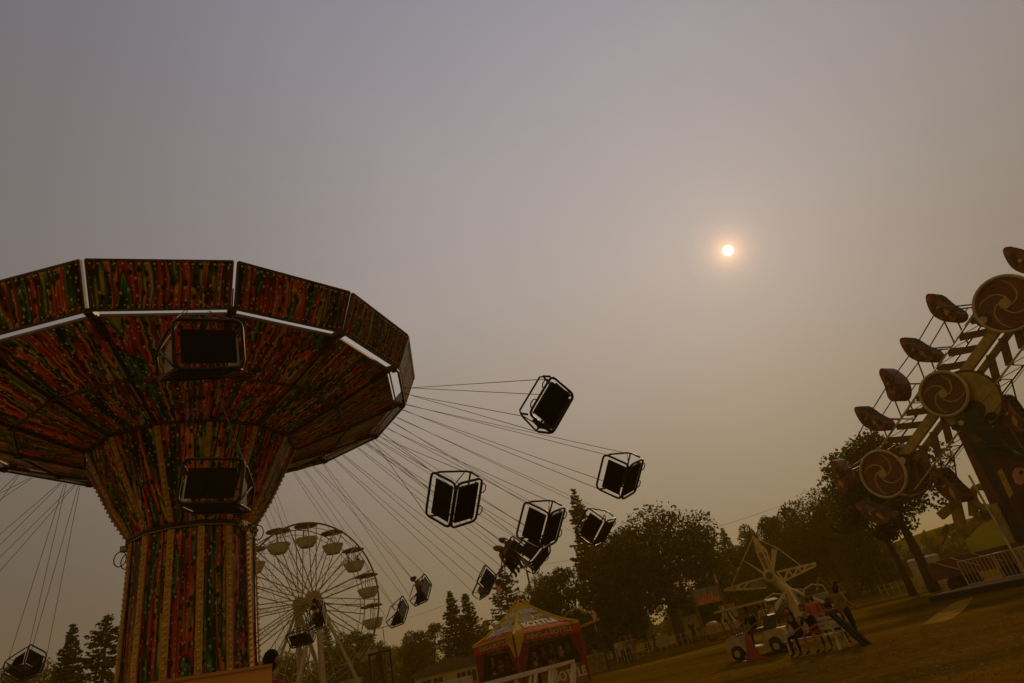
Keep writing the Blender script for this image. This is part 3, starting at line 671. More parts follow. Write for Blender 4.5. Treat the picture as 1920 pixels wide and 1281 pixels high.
cage_list = [((1747, 557), (1798, 602), 'highest red cage on the left side of the boom, below the top pinwheel'), ((1696, 638), (1757, 677), 'red cage one down from the highest on the left side of the boom'),
             ((1666, 693), (1692, 748), 'upright red cage left of the middle pinwheel disc'), ((1610, 765), (1667, 807), 'red cage tipping over the leafy treetop, left of the boom'),
             ((1574, 864), (1595, 920), 'red cage farthest left, beside the lowest pinwheel disc'), ((1611, 945), (1680, 977), 'lowest red cage lying aslant under the bottom pinwheel'),
             ((1762, 884), (1803, 936), 'dark red cage behind the yellow outrigger'), ((1874, 740), (1926, 812), 'red cage on the right side of the boom, cut by the picture edge'), ((1903, 478), (1948, 505), 'red cage at the top right corner of the boom')]
CAGEP = []
for (pa, pb, lab) in cage_list:
    ca, cb = z2(*pa, .8), z2(*pb, .8); c = (ca + cb) / 2; loc = zb + z3(c, .8); dv_ = (ca - cb).normalized()
    ex = ZE * dv_.x + Vector((0, 0, 1)) * dv_.y; ez = ZE * -dv_.y + Vector((0, 0, 1)) * dv_.x
    if ez.z < 0: ez = -ez
    s = 1.0; Mx = Matrix((ex * s, ez.cross(ex), ez * s)).transposed().to_4x4(); Mx.translation = loc
    g = thing('ride_cage', lab, 'ride cage', group='cages of the boom ride', mat=Mx)
    for nm, me in CGM:
        ob = bpy.data.objects.new(nm, me); COL.objects.link(ob); ob.parent = g
    CAGEP.append(c)
# truss brackets that carry the cages, from the rails outwards
for c in CAGEP[:8]:
    al, pl = c.dot(ax), c.dot(pr); s = 1 if pl > 0 else -1
    al = max(lL, min(lU, al)); k = 1.2
    mb = MB()
    for dpt in (.1, 1.5):
        for o2 in (-k, k): mb.tube([z3(c, dpt), z3(zl(max(lL, min(lU, al + o2)), s * 1.38), dpt)], .042, 5)
        mb.tube([z3(c * .62 + zl(max(lL, min(lU, al - k)), s * 1.38) * .38, dpt), z3(c * .62 + zl(max(lL, min(lU, al + k)), s * 1.38) * .38, dpt)], .03, 5)
    mb.tube([z3(c, .1), z3(c, 1.5)], .05, 6)
    mb.build('cage_bracket', ZB, zt)
for i, j in ((0, 1), (1, 2), (2, 3), (3, 4)):
    for dpt in (.1, 1.5): MB().tube([z3(CAGEP[i], dpt), z3(CAGEP[j], dpt)], .034, 5).build('tie_rod', ZB, zt)

# ================================================================== small ride with radiating lattice arms
SD = 70.0; hb = at(1443, 1080, SD); sb = Vector((hb.x, hb.y, 0))
sp_ = thing('spider_ride', 'small cream ride with lattice arms and cables spread like a star', 'fairground ride', sb)
SW = mat('cream_arm_paint', (.52, .41, .19), .6, var=.18, spec=.1)
def S(px, py, d=SD): return at(px, py, d) - sb
H0 = S(1443, 1080)
MB().tube([H0 - polar(16, .9), H0 + polar(16, .8)], .62, 14).build('hub', SW, sp_)
MB().tube([H0 - polar(16, 1.15), H0 - polar(16, .9)], .34, 12).build('hub_face', FDARK, sp_)
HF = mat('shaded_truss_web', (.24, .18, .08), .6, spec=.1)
def Sd(px, py, back=0.0): return S(px, py) + polar(16, back)
def slab(pts, m, th=.16, back=0.0, nm='arm_web'):
    p = [Sd(x, y, back) for x, y in pts]; d = polar(16, th / 2); n = len(p)
    return MB().add([q - d for q in p] + [q + d for q in p], [tuple(range(n)), tuple(range(n, 2 * n))[::-1]] + [(i, i + n, (i + 1) % n + n, (i + 1) % n) for i in range(n)]).build(nm, m, sp_)
def bars(segs, w, nm, m=None):
    mb = MB()
    for a_, b_ in segs: mb.bar(S(*a_), S(*b_), w, w)
    return mb.build(nm, m or SW, sp_)
slab([(1446.3, 1030.8), (1457.5, 1029.2), (1451.5, 1071), (1445.5, 1071)], SW, nm='short_arm')
slab([(1389.5, 1048), (1394, 1050), (1435, 1074), (1433, 1079)], SW, nm='short_arm')
slab([(1407, 1090), (1436, 1082), (1438, 1101), (1405, 1103)], HF)
bars([((1357, 1106), (1400, 1092)), ((1400, 1092), (1437, 1082)), ((1357, 1108), (1438, 1102)), ((1368, 1103), (1380, 1106)), ((1380, 1099), (1392, 1106)), ((1380, 1106), (1390, 1096)), ((1392, 1105), (1405, 1091))], .17, 'lattice_arm')
bars([((1455, 1073), (1530, 1056)), ((1463, 1093), (1530, 1060)), ((1458, 1074), (1470, 1089)), ((1470, 1089), (1478, 1069)), ((1478, 1069), (1487, 1081)), ((1487, 1081), (1496, 1065)), ((1496, 1065), (1504, 1073)), ((1504, 1073), (1512, 1061))], .19, 'lattice_arm')
bars([((1412.7, 1006.8), (1419, 1035.6)), ((1412.7, 1006.8), (1436.7, 1032.4)), ((1419, 1035.6), (1436.7, 1032.4)), ((1415, 1012), (1424, 1034)), ((1416, 1012), (1428, 1033)), ((1418, 1013), (1432, 1033)), ((1416.5, 1022), (1427, 1021))], .15, 'apex_grille')
bars([((1419, 1035.6), (1436, 1072)), ((1436.7, 1032.4), (1449, 1070)), ((1430, 1034), (1446, 1072))], .17, 'spike_leg')
slab([(1419, 1035.6), (1430, 1034), (1445, 1071), (1436, 1071)], HF, .06, .2)
for a_, b_ in (((1412, 1007), (1372, 1098)), ((1412, 1007), (1458, 1028)), ((1458, 1028), (1503, 1062))):
    MB().tube([S(*a_), S(*b_)], .055, 5).build('stay_cable', SW, sp_)
foot = Vector((H0.x, H0.y, 0)) + polar(106, 1.2)
MB().tube([H0 + polar(16, .4), foot + Vector((0, 0, 2.2)), foot], [.5, .48, .7], 12).build('mast', SW, sp_)
for a_ in (70, 100, 130, 190, 250, 290):
    MB().bar(foot + Vector((0, 0, 2.6)), foot + polar(a_, 3.4) + Vector((0, 0, .15)), .22, .2).build('outrigger', SW, sp_)
GTUB = mat('sage_green_tub', (.13, .17, .08), .45, var=.25)
for px, py, lab in ((1462, 1146, 'green tub of the lattice-arm ride above the golf cart roof'), (1531, 1118, 'green tub of the lattice-arm ride behind the bench'), (1500, 1140, 'green tub of the lattice-arm ride between the two other tubs')):
    c = at(px, py, 72); t_ = thing('ride_tub', lab, 'ride tub', (c.x, c.y, 0), group='tubs of the lattice-arm ride')
    MB().lathe([(.1, .35), (.9, .45), (1.15, 1.0), (1.2, 1.5), (1.1, 1.5), (1.0, 1.0), (.1, .6)], n=14, cap=False).build('tub_shell', GTUB, t_, True)
    MB().lathe([(.7, 0), (.6, .35)], n=12).build('pedestal', FDARK, t_)
    MB().tube([(-1.1, 0, 1.5), (-1.0, 0, 2.1), (0, 0, 2.4), (1.0, 0, 2.1), (1.1, 0, 1.5)], .07, 6).build('tub_hoop', SW, t_)
# ================================================================== trees
def leaf_mat(name, col, trans=.35):
    m = mat(name, col, .6, var=.45, scale=.7, trans=trans, spec=.03); return m
LEAF = [leaf_mat('leaves_dark', (.052, .050, .008)), leaf_mat('leaves_mid', (.095, .085, .012))]
NEEDLE = [leaf_mat('needles_dark', (.050, .048, .010), .2), leaf_mat('needles_mid', (.085, .072, .014), .2)]
BARK = mat('bark', (.055, .038, .022), .9, var=.4, scale=8, bump=.5)
def np_mesh(name, V, F, m, nper):
    me = bpy.data.meshes.new(name); nv, nf = len(V), len(F)
    me.vertices.add(nv); me.vertices.foreach_set('co', np.ascontiguousarray(V, np.float32).ravel())
    me.loops.add(nf * nper); me.loops.foreach_set('vertex_index', np.ascontiguousarray(F, np.int32).ravel())
    me.polygons.add(nf); me.polygons.foreach_set('loop_start', np.arange(0, nf * nper, nper, dtype=np.int32))
    me.materials.append(m); me.update(calc_edges=True); return me
def leaves(rng, C, size, flat=.0):
    n = len(C); a = rng.normal(size=(n, 3)); a[:, 2] *= (1 - flat); a /= np.linalg.norm(a, axis=1)[:, None]
    b = rng.normal(size=(n, 3)); b -= a * (a * b).sum(1)[:, None]; b /= np.linalg.norm(b, axis=1)[:, None]
    s = size * rng.uniform(.55, 1.35, (n, 1)); w = s * rng.uniform(.45, .8, (n, 1))
    V = np.stack([C - a * s, C + b * w * .8, C + a * s * 1.1, C - b * w], 1).reshape(-1, 3)
    return V, np.arange(4 * n).reshape(n, 4)
def deciduous(seed, h=10.0, w=8.0, n=5200, size=.2, bottom=.22, nclump=46, lean=(0, 0)):
    rng = np.random.default_rng(seed); cs = []
    while len(cs) < nclump:
        p = rng.uniform(-1, 1, 3)
        r_ = np.linalg.norm(p)
        if r_ > 1 or r_ < .25: continue
        if p[2] < -.2 and bottom > .15 and rng.random() < .4: continue
        cs.append(p)
    cs = np.array(cs); zc, zr_ = h * (bottom + (1 - bottom) * .5), h * (1 - bottom) * .5
    prof = 1 - .28 * np.clip(cs[:, 2], 0, 1)
    ctr = np.stack([cs[:, 0] * w / 2 * prof * .88, cs[:, 1] * w / 2 * prof * .88, zc + cs[:, 2] * zr_ * .90], 1)
    ctr[:, 0] += lean[0] * ctr[:, 2]; ctr[:, 1] += lean[1] * ctr[:, 2]
    rad_ = rng.uniform(.075, .165, nclump) * w
    wt_ = rad_ ** 2; idx = rng.choice(nclump, n, p=wt_ / wt_.sum())
    d = rng.normal(size=(n, 3)); d /= np.linalg.norm(d, axis=1)[:, None]
    rr = rng.uniform(.35, 1.12, n) ** .6; C = ctr[idx] + d * (rad_[idx] * rr)[:, None] * np.array([1, 1, .8])
    V, F = leaves(rng, C, size)
    crown = np_mesh('crown', V, F, LEAF[seed % 2], 4)
    mb = MB(); tr_ = w * .028 + .06; top = Vector((lean[0] * zc, lean[1] * zc, zc))
    pts = [Vector((0, 0, -.1)), Vector((tr_ * .2, 0, h * bottom * .6)), top * .72, top]
    mb.tube(pts, [tr_ * 1.35, tr_, tr_ * .75, tr_ * .35], 8)
    for i in rng.choice(nclump, min(14, nclump), replace=False):
        q = Vector(ctr[i]); f = rng.uniform(.45, .95); p = Vector((0, 0, h * bottom * .55)).lerp(top, f * .8)
        mid = p.lerp(q, .5) + Vector((0, 0, -.06 * h * .3)); mb.tube([p, mid, q], [tr_ * .5, tr_ * .3, tr_ * .1], 5)
    return crown, mb.mesh('trunk', BARK, True)
def conifer(seed, h=12.0, w=5.0, size=.20, dens=1.0, sparse=0.0, power=.85):
    rng = np.random.default_rng(seed); C = []; mb = MB(); z = h * .07
    mb.tube([(0, 0, -.1), (0, 0, h * .5), (0, 0, h * .99)], [h * .017, h * .010, .02], 7)
    while z < h * .985:
        f = (z - h * .07) / (h * .93); L_ = w / 2 * (1 - f) ** power * rng.uniform(.85, 1.1) + .12
        nb = 7 if L_ > .8 else 5; a0 = rng.uniform(0, 6.28)
        for k in range(nb):
            if rng.random() < sparse: continue
            a = a0 + 6.28 * k / nb + rng.normal() * .25; l = L_ * rng.uniform(.62, 1.12); droop = .30 * (1 - f) + .03
            m_ = max(5, int(l * 15 * dens)); t = rng.uniform(.08, 1.0, m_) ** .75
            sp = rng.normal(size=m_) * .13 * l * (1.15 - t) + rng.normal(size=m_) * .04
            x = t * l; zz = z - droop * l * t + .22 * l * t ** 2.4 - np.abs(rng.normal(size=m_)) * .10
            C.append(np.stack([x * math.cos(a) - sp * math.sin(a), x * math.sin(a) + sp * math.cos(a), zz], 1))
            if l > .9: mb.tube([(0, 0, z), (l * .5 * math.cos(a), l * .5 * math.sin(a), z - droop * l * .5 + .05 * l), (l * math.cos(a), l * math.sin(a), z - droop * l + .22 * l)], [.035, .025, .01], 4)
        z += h * .030 * rng.uniform(.8, 1.2) * (1.05 - .4 * f)
    C = np.concatenate(C); V, F = leaves(rng, C, size, .55)
    return np_mesh('crown', V, F, NEEDLE[seed % 2], 4), mb.mesh('trunk', BARK, True)
DEC = [deciduous(2, 10, 9, 11000, .155, bottom=.08), deciduous(5, 10, 8, 10000, .155, bottom=.03, nclump=60), deciduous(8, 10, 10, 12000, .155, bottom=.10, nclump=38), deciduous(3, 10, 7, 9000, .155, bottom=.02), deciduous(14, 12, 14, 19000, .155, bottom=.20, nclump=110)]
CON = [conifer(4, 12, 5.4, .16, 1.6), conifer(7, 12, 4.6, .16, 1.5), conifer(10, 12, 6.4, .15, dens=1.3, sparse=.22, power=.7), conifer(13, 16, 6.0, .17, dens=2.3, sparse=.18, power=.8)]
TREE_H = {'d0': 10.3, 'd1': 10.3, 'd2': 10.3, 'd3': 10.3, 'd4': 12.3, 'c0': 12, 'c1': 12, 'c2': 12, 'c3': 16}
TREE_W = {'d0': 9, 'd1': 8, 'd2': 10, 'd3': 7, 'd4': 14, 'c0': 5.4, 'c1': 4.6, 'c2': 6.4, 'c3': 6}
def tree(px, py, D, kind, w, label, rz=0.0, group='trees around the fairground'):
    top = at(px, py, D); h = top.z; base_ = Vector((top.x, top.y, 0))
    t = thing('conifer_tree' if kind[0] == 'c' else 'leafy_tree', label, 'tree', base_, rz, group)
    cr, tk = (CON if kind[0] == 'c' else DEC)[int(kind[1])]
    for nm, me in (('crown', cr), ('trunk', tk)):
        o = bpy.data.objects.new(nm, me); COL.objects.link(o); o.parent = t
    s = w / TREE_W[kind]; t.scale = (s, s, h / TREE_H[kind]); return t
for a in [
    (138, 1166, 62, 'c0', 5.2, 'narrow spruce with a pointed tip left of the carousel column', 1),
    (203, 1146, 60, 'c2', 8.0, 'open-branched pine touching the left edge of the carousel column', 2),
    (40, 1236, 75, 'd3', 7, 'low bushy tree behind the swing chair in the lower left corner', 3),
    (95, 1226, 85, 'd1', 8, 'bushy tree filling the gap left of the narrow spruce', .5),
    (545, 1214, 90, 'd1', 8, 'hazy round tree behind the left leg of the ferris wheel', 1.2),
    (504, 1222, 95, 'd0', 8, 'hazy tree between the carousel column and the ferris wheel legs', 2.2),
    (611, 1172, 92, 'c1', 5.5, 'small hazy spruce seen between the ferris wheel spokes', .3),
    (645, 1180, 95, 'd3', 6, 'rounded hazy tree just right of the small spruce behind the ferris wheel', 2),
    (672, 1172, 90, 'd0', 8.5, 'broad hazy tree behind the right side of the ferris wheel rim', 4),
    (712, 1208, 135, 'd1', 11, 'far pale tree right of the ferris wheel rim', 1),
    (742, 1206, 140, 'd2', 12, 'far pale tree behind the thin television mast', 3),
    (772, 1178, 95, 'd3', 6.5, 'round tree next to the pair of spruces, on the side of the ferris wheel', 1.7),
    (802, 1162, 88, 'd0', 8.5, 'round-topped tree left of the pair of spruces', .2),
    (842, 1106, 76, 'c0', 5.8, 'left one of the pair of spruces between ferris wheel and tent', 2.1),
    (871, 1111, 76, 'c1', 6.2, 'right one of the pair of spruces between ferris wheel and tent', .8),
    (901, 1176, 82, 'd1', 6, 'low round tree between the spruce pair and the ragged spruce', 2.6),
    (938, 1060, 70, 'c2', 8.0, 'ragged spruce rising right behind the tent peak', 1.1),
    (1000, 1070, 76, 'd1', 7.5, 'bright green tree just right of the ragged spruce', 3.3),
    (1036, 1054, 72, 'd0', 8.5, 'rounded green tree left of the tall conifer', .9),
    (1073, 914, 74, 'c3', 7.2, 'tallest conifer with a crooked spire, standing over the tent', 1.4),
    (1098, 1000, 76, 'd3', 7, 'dark tree tucked against the right side of the tall conifer', 2.4),
    (1205, 958, 66, 'd4', 16, 'huge dark broad tree with forked trunk in the middle of the fairground', 1.9),
    (1150, 985, 76, 'd2', 9, 'dark tree behind the left shoulder of the huge broad tree', 5),
    (1280, 1004, 80, 'd0', 9, 'dark tree at the right shoulder of the huge broad tree', 2.7),
    (1322, 1010, 96, 'd1', 7.5, 'lighter tree left of the small distant spruce', .6),
    (1352, 988, 97, 'c1', 5.0, 'small distant spruce on the skyline above the banner sign', 2.0),
    (1388, 982, 95, 'd3', 7, 'tree right of the small distant spruce on the skyline', 4.2),
    (1425, 958, 92, 'd0', 8.5, 'tall tree behind the peak of the lattice-arm ride', 1.0),
    (1462, 938, 90, 'd2', 9.5, 'tall tree behind the right arm of the lattice-arm ride', 5.5),
    (1515, 928, 84, 'd4', 13, 'broad dark tree right of the lattice-arm ride', .4),
    (1572, 962, 90, 'd1', 8, 'mid-green tree left of the leafy tree at the cage ride', 3.1),
    (1612, 1018, 115, 'd2', 13, 'distant pale tree under the lowest pinwheel disc', 1.6),
    (1655, 1020, 125, 'd0', 13, 'distant pale tree between the two trunks by the cage ride', 2.9),
    (1470, 1020, 110, 'd1', 12, 'hazy tree low behind the lattice-arm ride', 2.3),
    (1380, 1040, 115, 'd0', 12, 'hazy tree low behind the banner sign', .7),
    (1600, 975, 100, 'd3', 8, 'mid tree filling the gap below the leafy tree at the cage ride', .2),
    (1925, 1000, 140, 'd0', 11, 'distant tree on the grassy hill at the right edge', 2.9),
]: tree(*a)
# the leafy tree standing just behind the cage ride: near enough for single leaves
b_ = at(1745, 1062, 53); b_.z = 0
cr, tk = deciduous(21, 11.2, 9.4, 9000, .16, bottom=.34, nclump=62)
t = thing('leafy_tree', 'leafy tree with leaning dark trunk right behind the bottom pinwheel of the cage ride', 'tree', b_ + Vector((-.5, 0, 0)), 0, 'trees around the fairground')
cr.materials[0] = LEAF[1]
for nm, me in (('crown', cr), ('trunk', tk)):
    o = bpy.data.objects.new(nm, me); COL.objects.link(o); o.parent = t
cr, tk = deciduous(22, 8.8, 6.0, 4500, .16, bottom=.45, nclump=34)
b_ = at(1692, 1072, 55); b_.z = 0
t = thing('leafy_tree', 'smaller leafy tree with thin dark trunk under the lowest red cage', 'tree', b_, 0, 'trees around the fairground')
for nm, me in (('crown', cr), ('trunk', tk)):
    o = bpy.data.objects.new(nm, me); COL.objects.link(o); o.parent = t

# low woodland closing the view behind the fairground
rng = np.random.default_rng(31); n_ = 30000
az_ = np.radians(rng.uniform(-46, 30, n_)); D_ = rng.uniform(118, 150, n_); cl = 3.2 + 1.5 * np.sin(az_ * 37) + 1.1 * np.sin(az_ * 91 + 1) + .8 * np.sin(az_ * 211 + D_ * .15)
C = np.stack([D_ * np.sin(az_), D_ * np.cos(az_), np.abs(cl) * 1.5 * rng.random(n_) ** .7], 1); V, F = leaves(rng, C, .75)
wo_ = bpy.data.objects.new('woods', np_mesh('woods', V, F, LEAF[1], 4)); COL.objects.link(wo_); tag(wo_, 'low hazy woodland closing the view behind the fairground', 'woods', kind='stuff')

# ================================================================== ring toss tent
TY = mat('tent_yellow_vinyl', (.62, .44, .05), .7, var=.25, scale=3, trans=.25, spec=.1); TRD = mat('tent_red_vinyl', (.40, .055, .015), .7, var=.3, scale=3, trans=.2, spec=.1)
TG = mat('tent_grey_blue_vinyl', (.40, .30, .08), .8, var=.65, scale=2.6, trans=.2, spec=.08); TW = mat('tent_white_letter', (.62, .55, .38), .5, var=.12); TGOLD = mat('tent_gold_letter', (.50, .33, .09), .5, var=.12)
rr_ = TG.node_tree.nodes['Color Ramp'].color_ramp; TG.node_tree.nodes['Noise Texture'].inputs['Scale'].default_value = 4.5
rr_.elements[0].position, rr_.elements[0].color = .36, (.13, .12, .10, 1); rr_.elements[1].position, rr_.elements[1].color = .66, (.22, .06, .02, 1)
for p_, c_ in ((.42, (.50, .42, .22)), (.52, (.52, .43, .24)), (.57, (.60, .42, .06)), (.61, (.56, .40, .08))): rr_.elements.new(p_).color = c_ + (1,)
TDK = mat('tent_dark_lining', (.07, .03, .015), .8, var=.3); TBL = mat('tent_slate_star', (.11, .11, .12), .5, var=.3)
tcx = polar(-4.7, 38.0); tv = polar(-4.7, 1); tr2 = Vector((tv.y, -tv.x, 0))
tn = thing('game_tent', 'red and yellow ring-toss game tent with peaked roof and lettered valance', 'game tent', tcx)
Z1 = Vector((0, 0, 1)); EZ, PZ = 2.95, 4.72
cF = tr2 * -.63 - tv * 3.03; cL = tr2 * -3.03 + tv * .63; cR = tr2 * 3.03 - tv * .63; cB = tr2 * .63 + tv * 3.03
corners = [cL, cF, cR, cB]; prof_ = [(1, 0.0), (.80, .13), (.6, .30), (.4, .51), (.2, .76), (.05, 1.0)]
def rp(c, i): s, f = prof_[i]; return c * s + Z1 * (EZ + (PZ - EZ) * f)
mb = MB()
for k in range(4):
    a, b = corners[k], corners[(k + 1) % 4]
    for i in range(5):
        for j in range(6):
            p = [rp(a, i).lerp(rp(b, i), j / 6), rp(a, i).lerp(rp(b, i), (j + 1) / 6), rp(a, i + 1).lerp(rp(b, i + 1), (j + 1) / 6), rp(a, i + 1).lerp(rp(b, i + 1), j / 6)]
            mb.quad(p, mi=1 if i == 0 else (2 if j in (0, 5) or (i == 4) else 0))
mb.build('roof', [TG, TRD, TY], tn)
for k in range(4):
    MB().tube([rp(corners[k], i) + Z1 * .02 for i in range(6)], .075, 6).build('ridge_piping', TY, tn)
MB().lathe([(.22, PZ - .1), (.16, PZ + .06), (.05, PZ + .16)], n=10).build('finial', TRD, tn)
def roofframe(a, b, fs, along=.5, lift=.03):
    # local frame on the slope of the side a-b, fs = position between eave (0) and peak (1)
    i = min(4, int(fs * 5)); f = fs * 5 - i
    p0 = rp(a, i).lerp(rp(b, i), along).lerp(rp(a, i + 1).lerp(rp(b, i + 1), along), f)
    ex = (b - a).normalized(); ey = (rp(a, i + 1).lerp(rp(b, i + 1), .5) - rp(a, i).lerp(rp(b, i), .5)).normalized()
    ez = ex.cross(ey).normalized(); return frame(p0 + ez * lift, ex, ey)
for a, b in ((cF, cR), (cL, cF)):
    text_mesh('RING', .50, 'roof_lettering', TW, tn, roofframe(a, b, .68)); text_mesh('A', .40, 'roof_lettering', TW, tn, roofframe(a, b, .5))
    text_mesh('BOTTLE', .62, 'roof_lettering', TW, tn, roofframe(a, b, .29)); 
    for al, fs in ((.2, .42), (.8, .42)):
        fr_ = roofframe(a, b, fs, al, .02); mb = MB(); pts = []
        for i in range(10): r_ = (.34, .15)[i % 2]; pts.append((r_ * math.sin(i * PI / 5), r_ * math.cos(i * PI / 5)))
        mb.prism(pts, fr_.translation, fr_.col[0].xyz, fr_.col[1].xyz, .02).build('roof_star', TBL, tn)
    # valance with scallops and lettering
    ex = (b - a).normalized(); L_ = (b - a).length; pts = [(0, .02), (L_, .02)]; n = 9
    for i in range(n * 4 + 1): u = 1 - i / (n * 4); pts.append((u * L_, -.42 - .10 * abs(math.sin(u * n * PI))))
    nz_ = ex.cross(Z1)
    MB().prism(pts, a + Z1 * EZ + nz_ * .03, ex, Z1, .03).build('valance', TRD, tn)
    MB().bar(a + Z1 * (EZ + .0) + nz_ * .06, b + Z1 * (EZ + .0) + nz_ * .06, .04, .09).build('valance_trim', TY, tn)
    text_mesh('RING-A-BOTTLE', .34, 'valance_lettering', TGOLD, tn, frame(a.lerp(b, .52) + Z1 * (EZ - .24) + nz_ * .06, ex, Z1), squash=1.22)
for c in (cL, cF, cR, cB):
    MB().tube([c * .985 + Z1 * 0, c * .985 + Z1 * EZ], .05, 8).build('pole', TRD, tn)
for c, (o1, o2) in ((cF, (cL, cR)),):
    for o_ in (o1, o2):
        e = (o_ - c).normalized(); nz_ = e.cross(Z1); nz_ = nz_ if nz_.dot(tv) < 0 else -nz_
        MB().prism([(0, .02), (.7, .02), (.08, -1.0), (0, -1.05)], c + Z1 * EZ + nz_ * .08, e, Z1, .02).build('corner_flap', TY, tn)
def curtain(c, e, wtop, wbot, tie=.45, h=EZ - .35):
    mb = MB(); n = 16; rows = [(1.0, wtop), (.75, wtop * .75), (tie, wtop * .30), (.25, wbot * .8), (.02, wbot)]
    nz_ = e.cross(Z1)
    vs = []
    for f, w_ in rows:
        for i in range(n + 1): vs.append(c + e * (w_ * i / n) + Z1 * (h * f) + nz_ * (.05 * math.sin(i * 2.6)))
    mb.add(vs, [(r_ * (n + 1) + i, r_ * (n + 1) + i + 1, (r_ + 1) * (n + 1) + i + 1, (r_ + 1) * (n + 1) + i) for r_ in range(4) for i in range(n)]); return mb.build('curtain', mat('curtain_red_cloth', (.20, .022, .014), .8, var=.35, scale=5), tn, True)
for c, o_, a_, b_ in ((cF, cR, .95, .7), (cF, cL, .8, .5), (cR, cF, .8, .75), (cL, cF, .9, .6), (cR, cB, .8, .8), (cL, cB, .8, .6)):
    curtain(c * .97, (o_ - c).normalized(), a_, b_)
for a, b in ((cL, cF), (cF, cR)):
    ex = (b - a).normalized(); p, q = a.lerp(b, .04) * .97, a.lerp(b, .96) * .97
    MB().bar(p + Z1 * .5, q + Z1 * .5, .10, .95).build('counter', mat('counter_front', (.26, .12, .04), .6, var=.4, scale=4), tn)
    MB().bar(p + Z1 * 1.0, q + Z1 * 1.0, .42, .05).build('counter_top', TRD, tn)
    nz_ = ex.cross(Z1)
    text_mesh('BOTTLE', .62, 'counter_lettering', TW, tn, frame(a.lerp(b, .70) * .97 + Z1 * .56 + nz_ * .065, ex, Z1))
MB().bar(cB * .95 + Z1 * 1.2, cR * .95 + Z1 * 1.2, .04, 2.3).build('back_wall', TDK, tn); MB().bar(cB * .95 + Z1 * 1.2, cL * .95 + Z1 * 1.2, .04, 2.3).build('back_wall', TDK, tn)
tb = thing('bottle_table', 'low table crowded with glass bottles in the middle of the game tent', 'table', tcx)
MB().box((0, 0, .72), (1.8, 1.8, .06)).build('table_top', mat('table_wood', (.18, .10, .05), .6), tb)
for sx in (-.8, .8):
    for sy in (-.8, .8): MB().box((sx, sy, .35), (.08, .08, .69)).build('leg', BROWNSTEEL, tb)
bt = MB()
for i in range(10):
    for j in range(10): bt.lathe([(.035, 0), (.04, .02), (.04, .14), (.015, .20), (.015, .26), (.02, .27)], (-.72 + i * .16, -.72 + j * .16, .752), 7)
tag(bt.build('glass_bottles', mat('bottle_glass', (.12, .15, .08), .15, var=.3)), 'rows of small glass bottles packed on the tent table', 'bottles', kind='stuff').location = tcx
# plush prizes hanging under the roof
PC = [((.34, .20, .07), 'tan'), ((.30, .05, .03), 'red'), ((.10, .18, .10), 'green'), ((.38, .33, .22), 'white'), ((.10, .12, .22), 'blue'), ((.36, .26, .06), 'yellow')]
spots_ = [(cF, cR, .25), (cF, cR, .40), (cF, cR, .55), (cF, cR, .70), (cF, cR, .85), (cL, cF, .3), (cL, cF, .5), (cL, cF, .7)]
wd_ = ['nearest the front corner', 'second along the right side', 'in the middle of the right side', 'fourth along the right side', 'by the right curtain', 'by the left curtain', 'in the middle of the left side', 'left of the front corner']
for i, (a, b, f) in enumerate(spots_):
    c_, cn = PC[i % 6]; p = a.lerp(b, f) * .86
    pl = thing('plush_toy', f'{cn} plush bear prize hanging in the game tent, {wd_[i]}', 'plush toy', tcx + p + Z1 * (1.62 + .12 * (i % 3)), i * 1.0, 'plush prizes in the game tent')
    m_ = mat('plush_' + cn, tuple(q * .55 for q in c_), .95, var=.2, scale=8); mb = MB()
    mb.ball((0, 0, .0), (.19, .16, .24)); mb.ball((0, -.03, .33), (.16, .15, .15))
    for s in (-1, 1): mb.ball((s * .12, 0, .46), .06, 7, 5).ball((s * .2, -.06, .08), (.07, .07, .15), 7, 5).ball((s * .12, -.12, -.22), (.08, .13, .08), 7, 5)
    mb.build('body', m_, pl, True); pl.scale = (.72,) * 3
    MB().ball((-.05, -.17, .36), .018, 6, 4).ball((.05, -.17, .36), .018, 6, 4).ball((0, -.18, .30), .028, 6, 4).build('face', BLACKSTEEL, pl)
    MB().tube([(0, 0, .46), (0, 0, .46 + 1.15 - .16 * (i % 3))], .008, 4).build('hanging_cord', CABLE, pl)
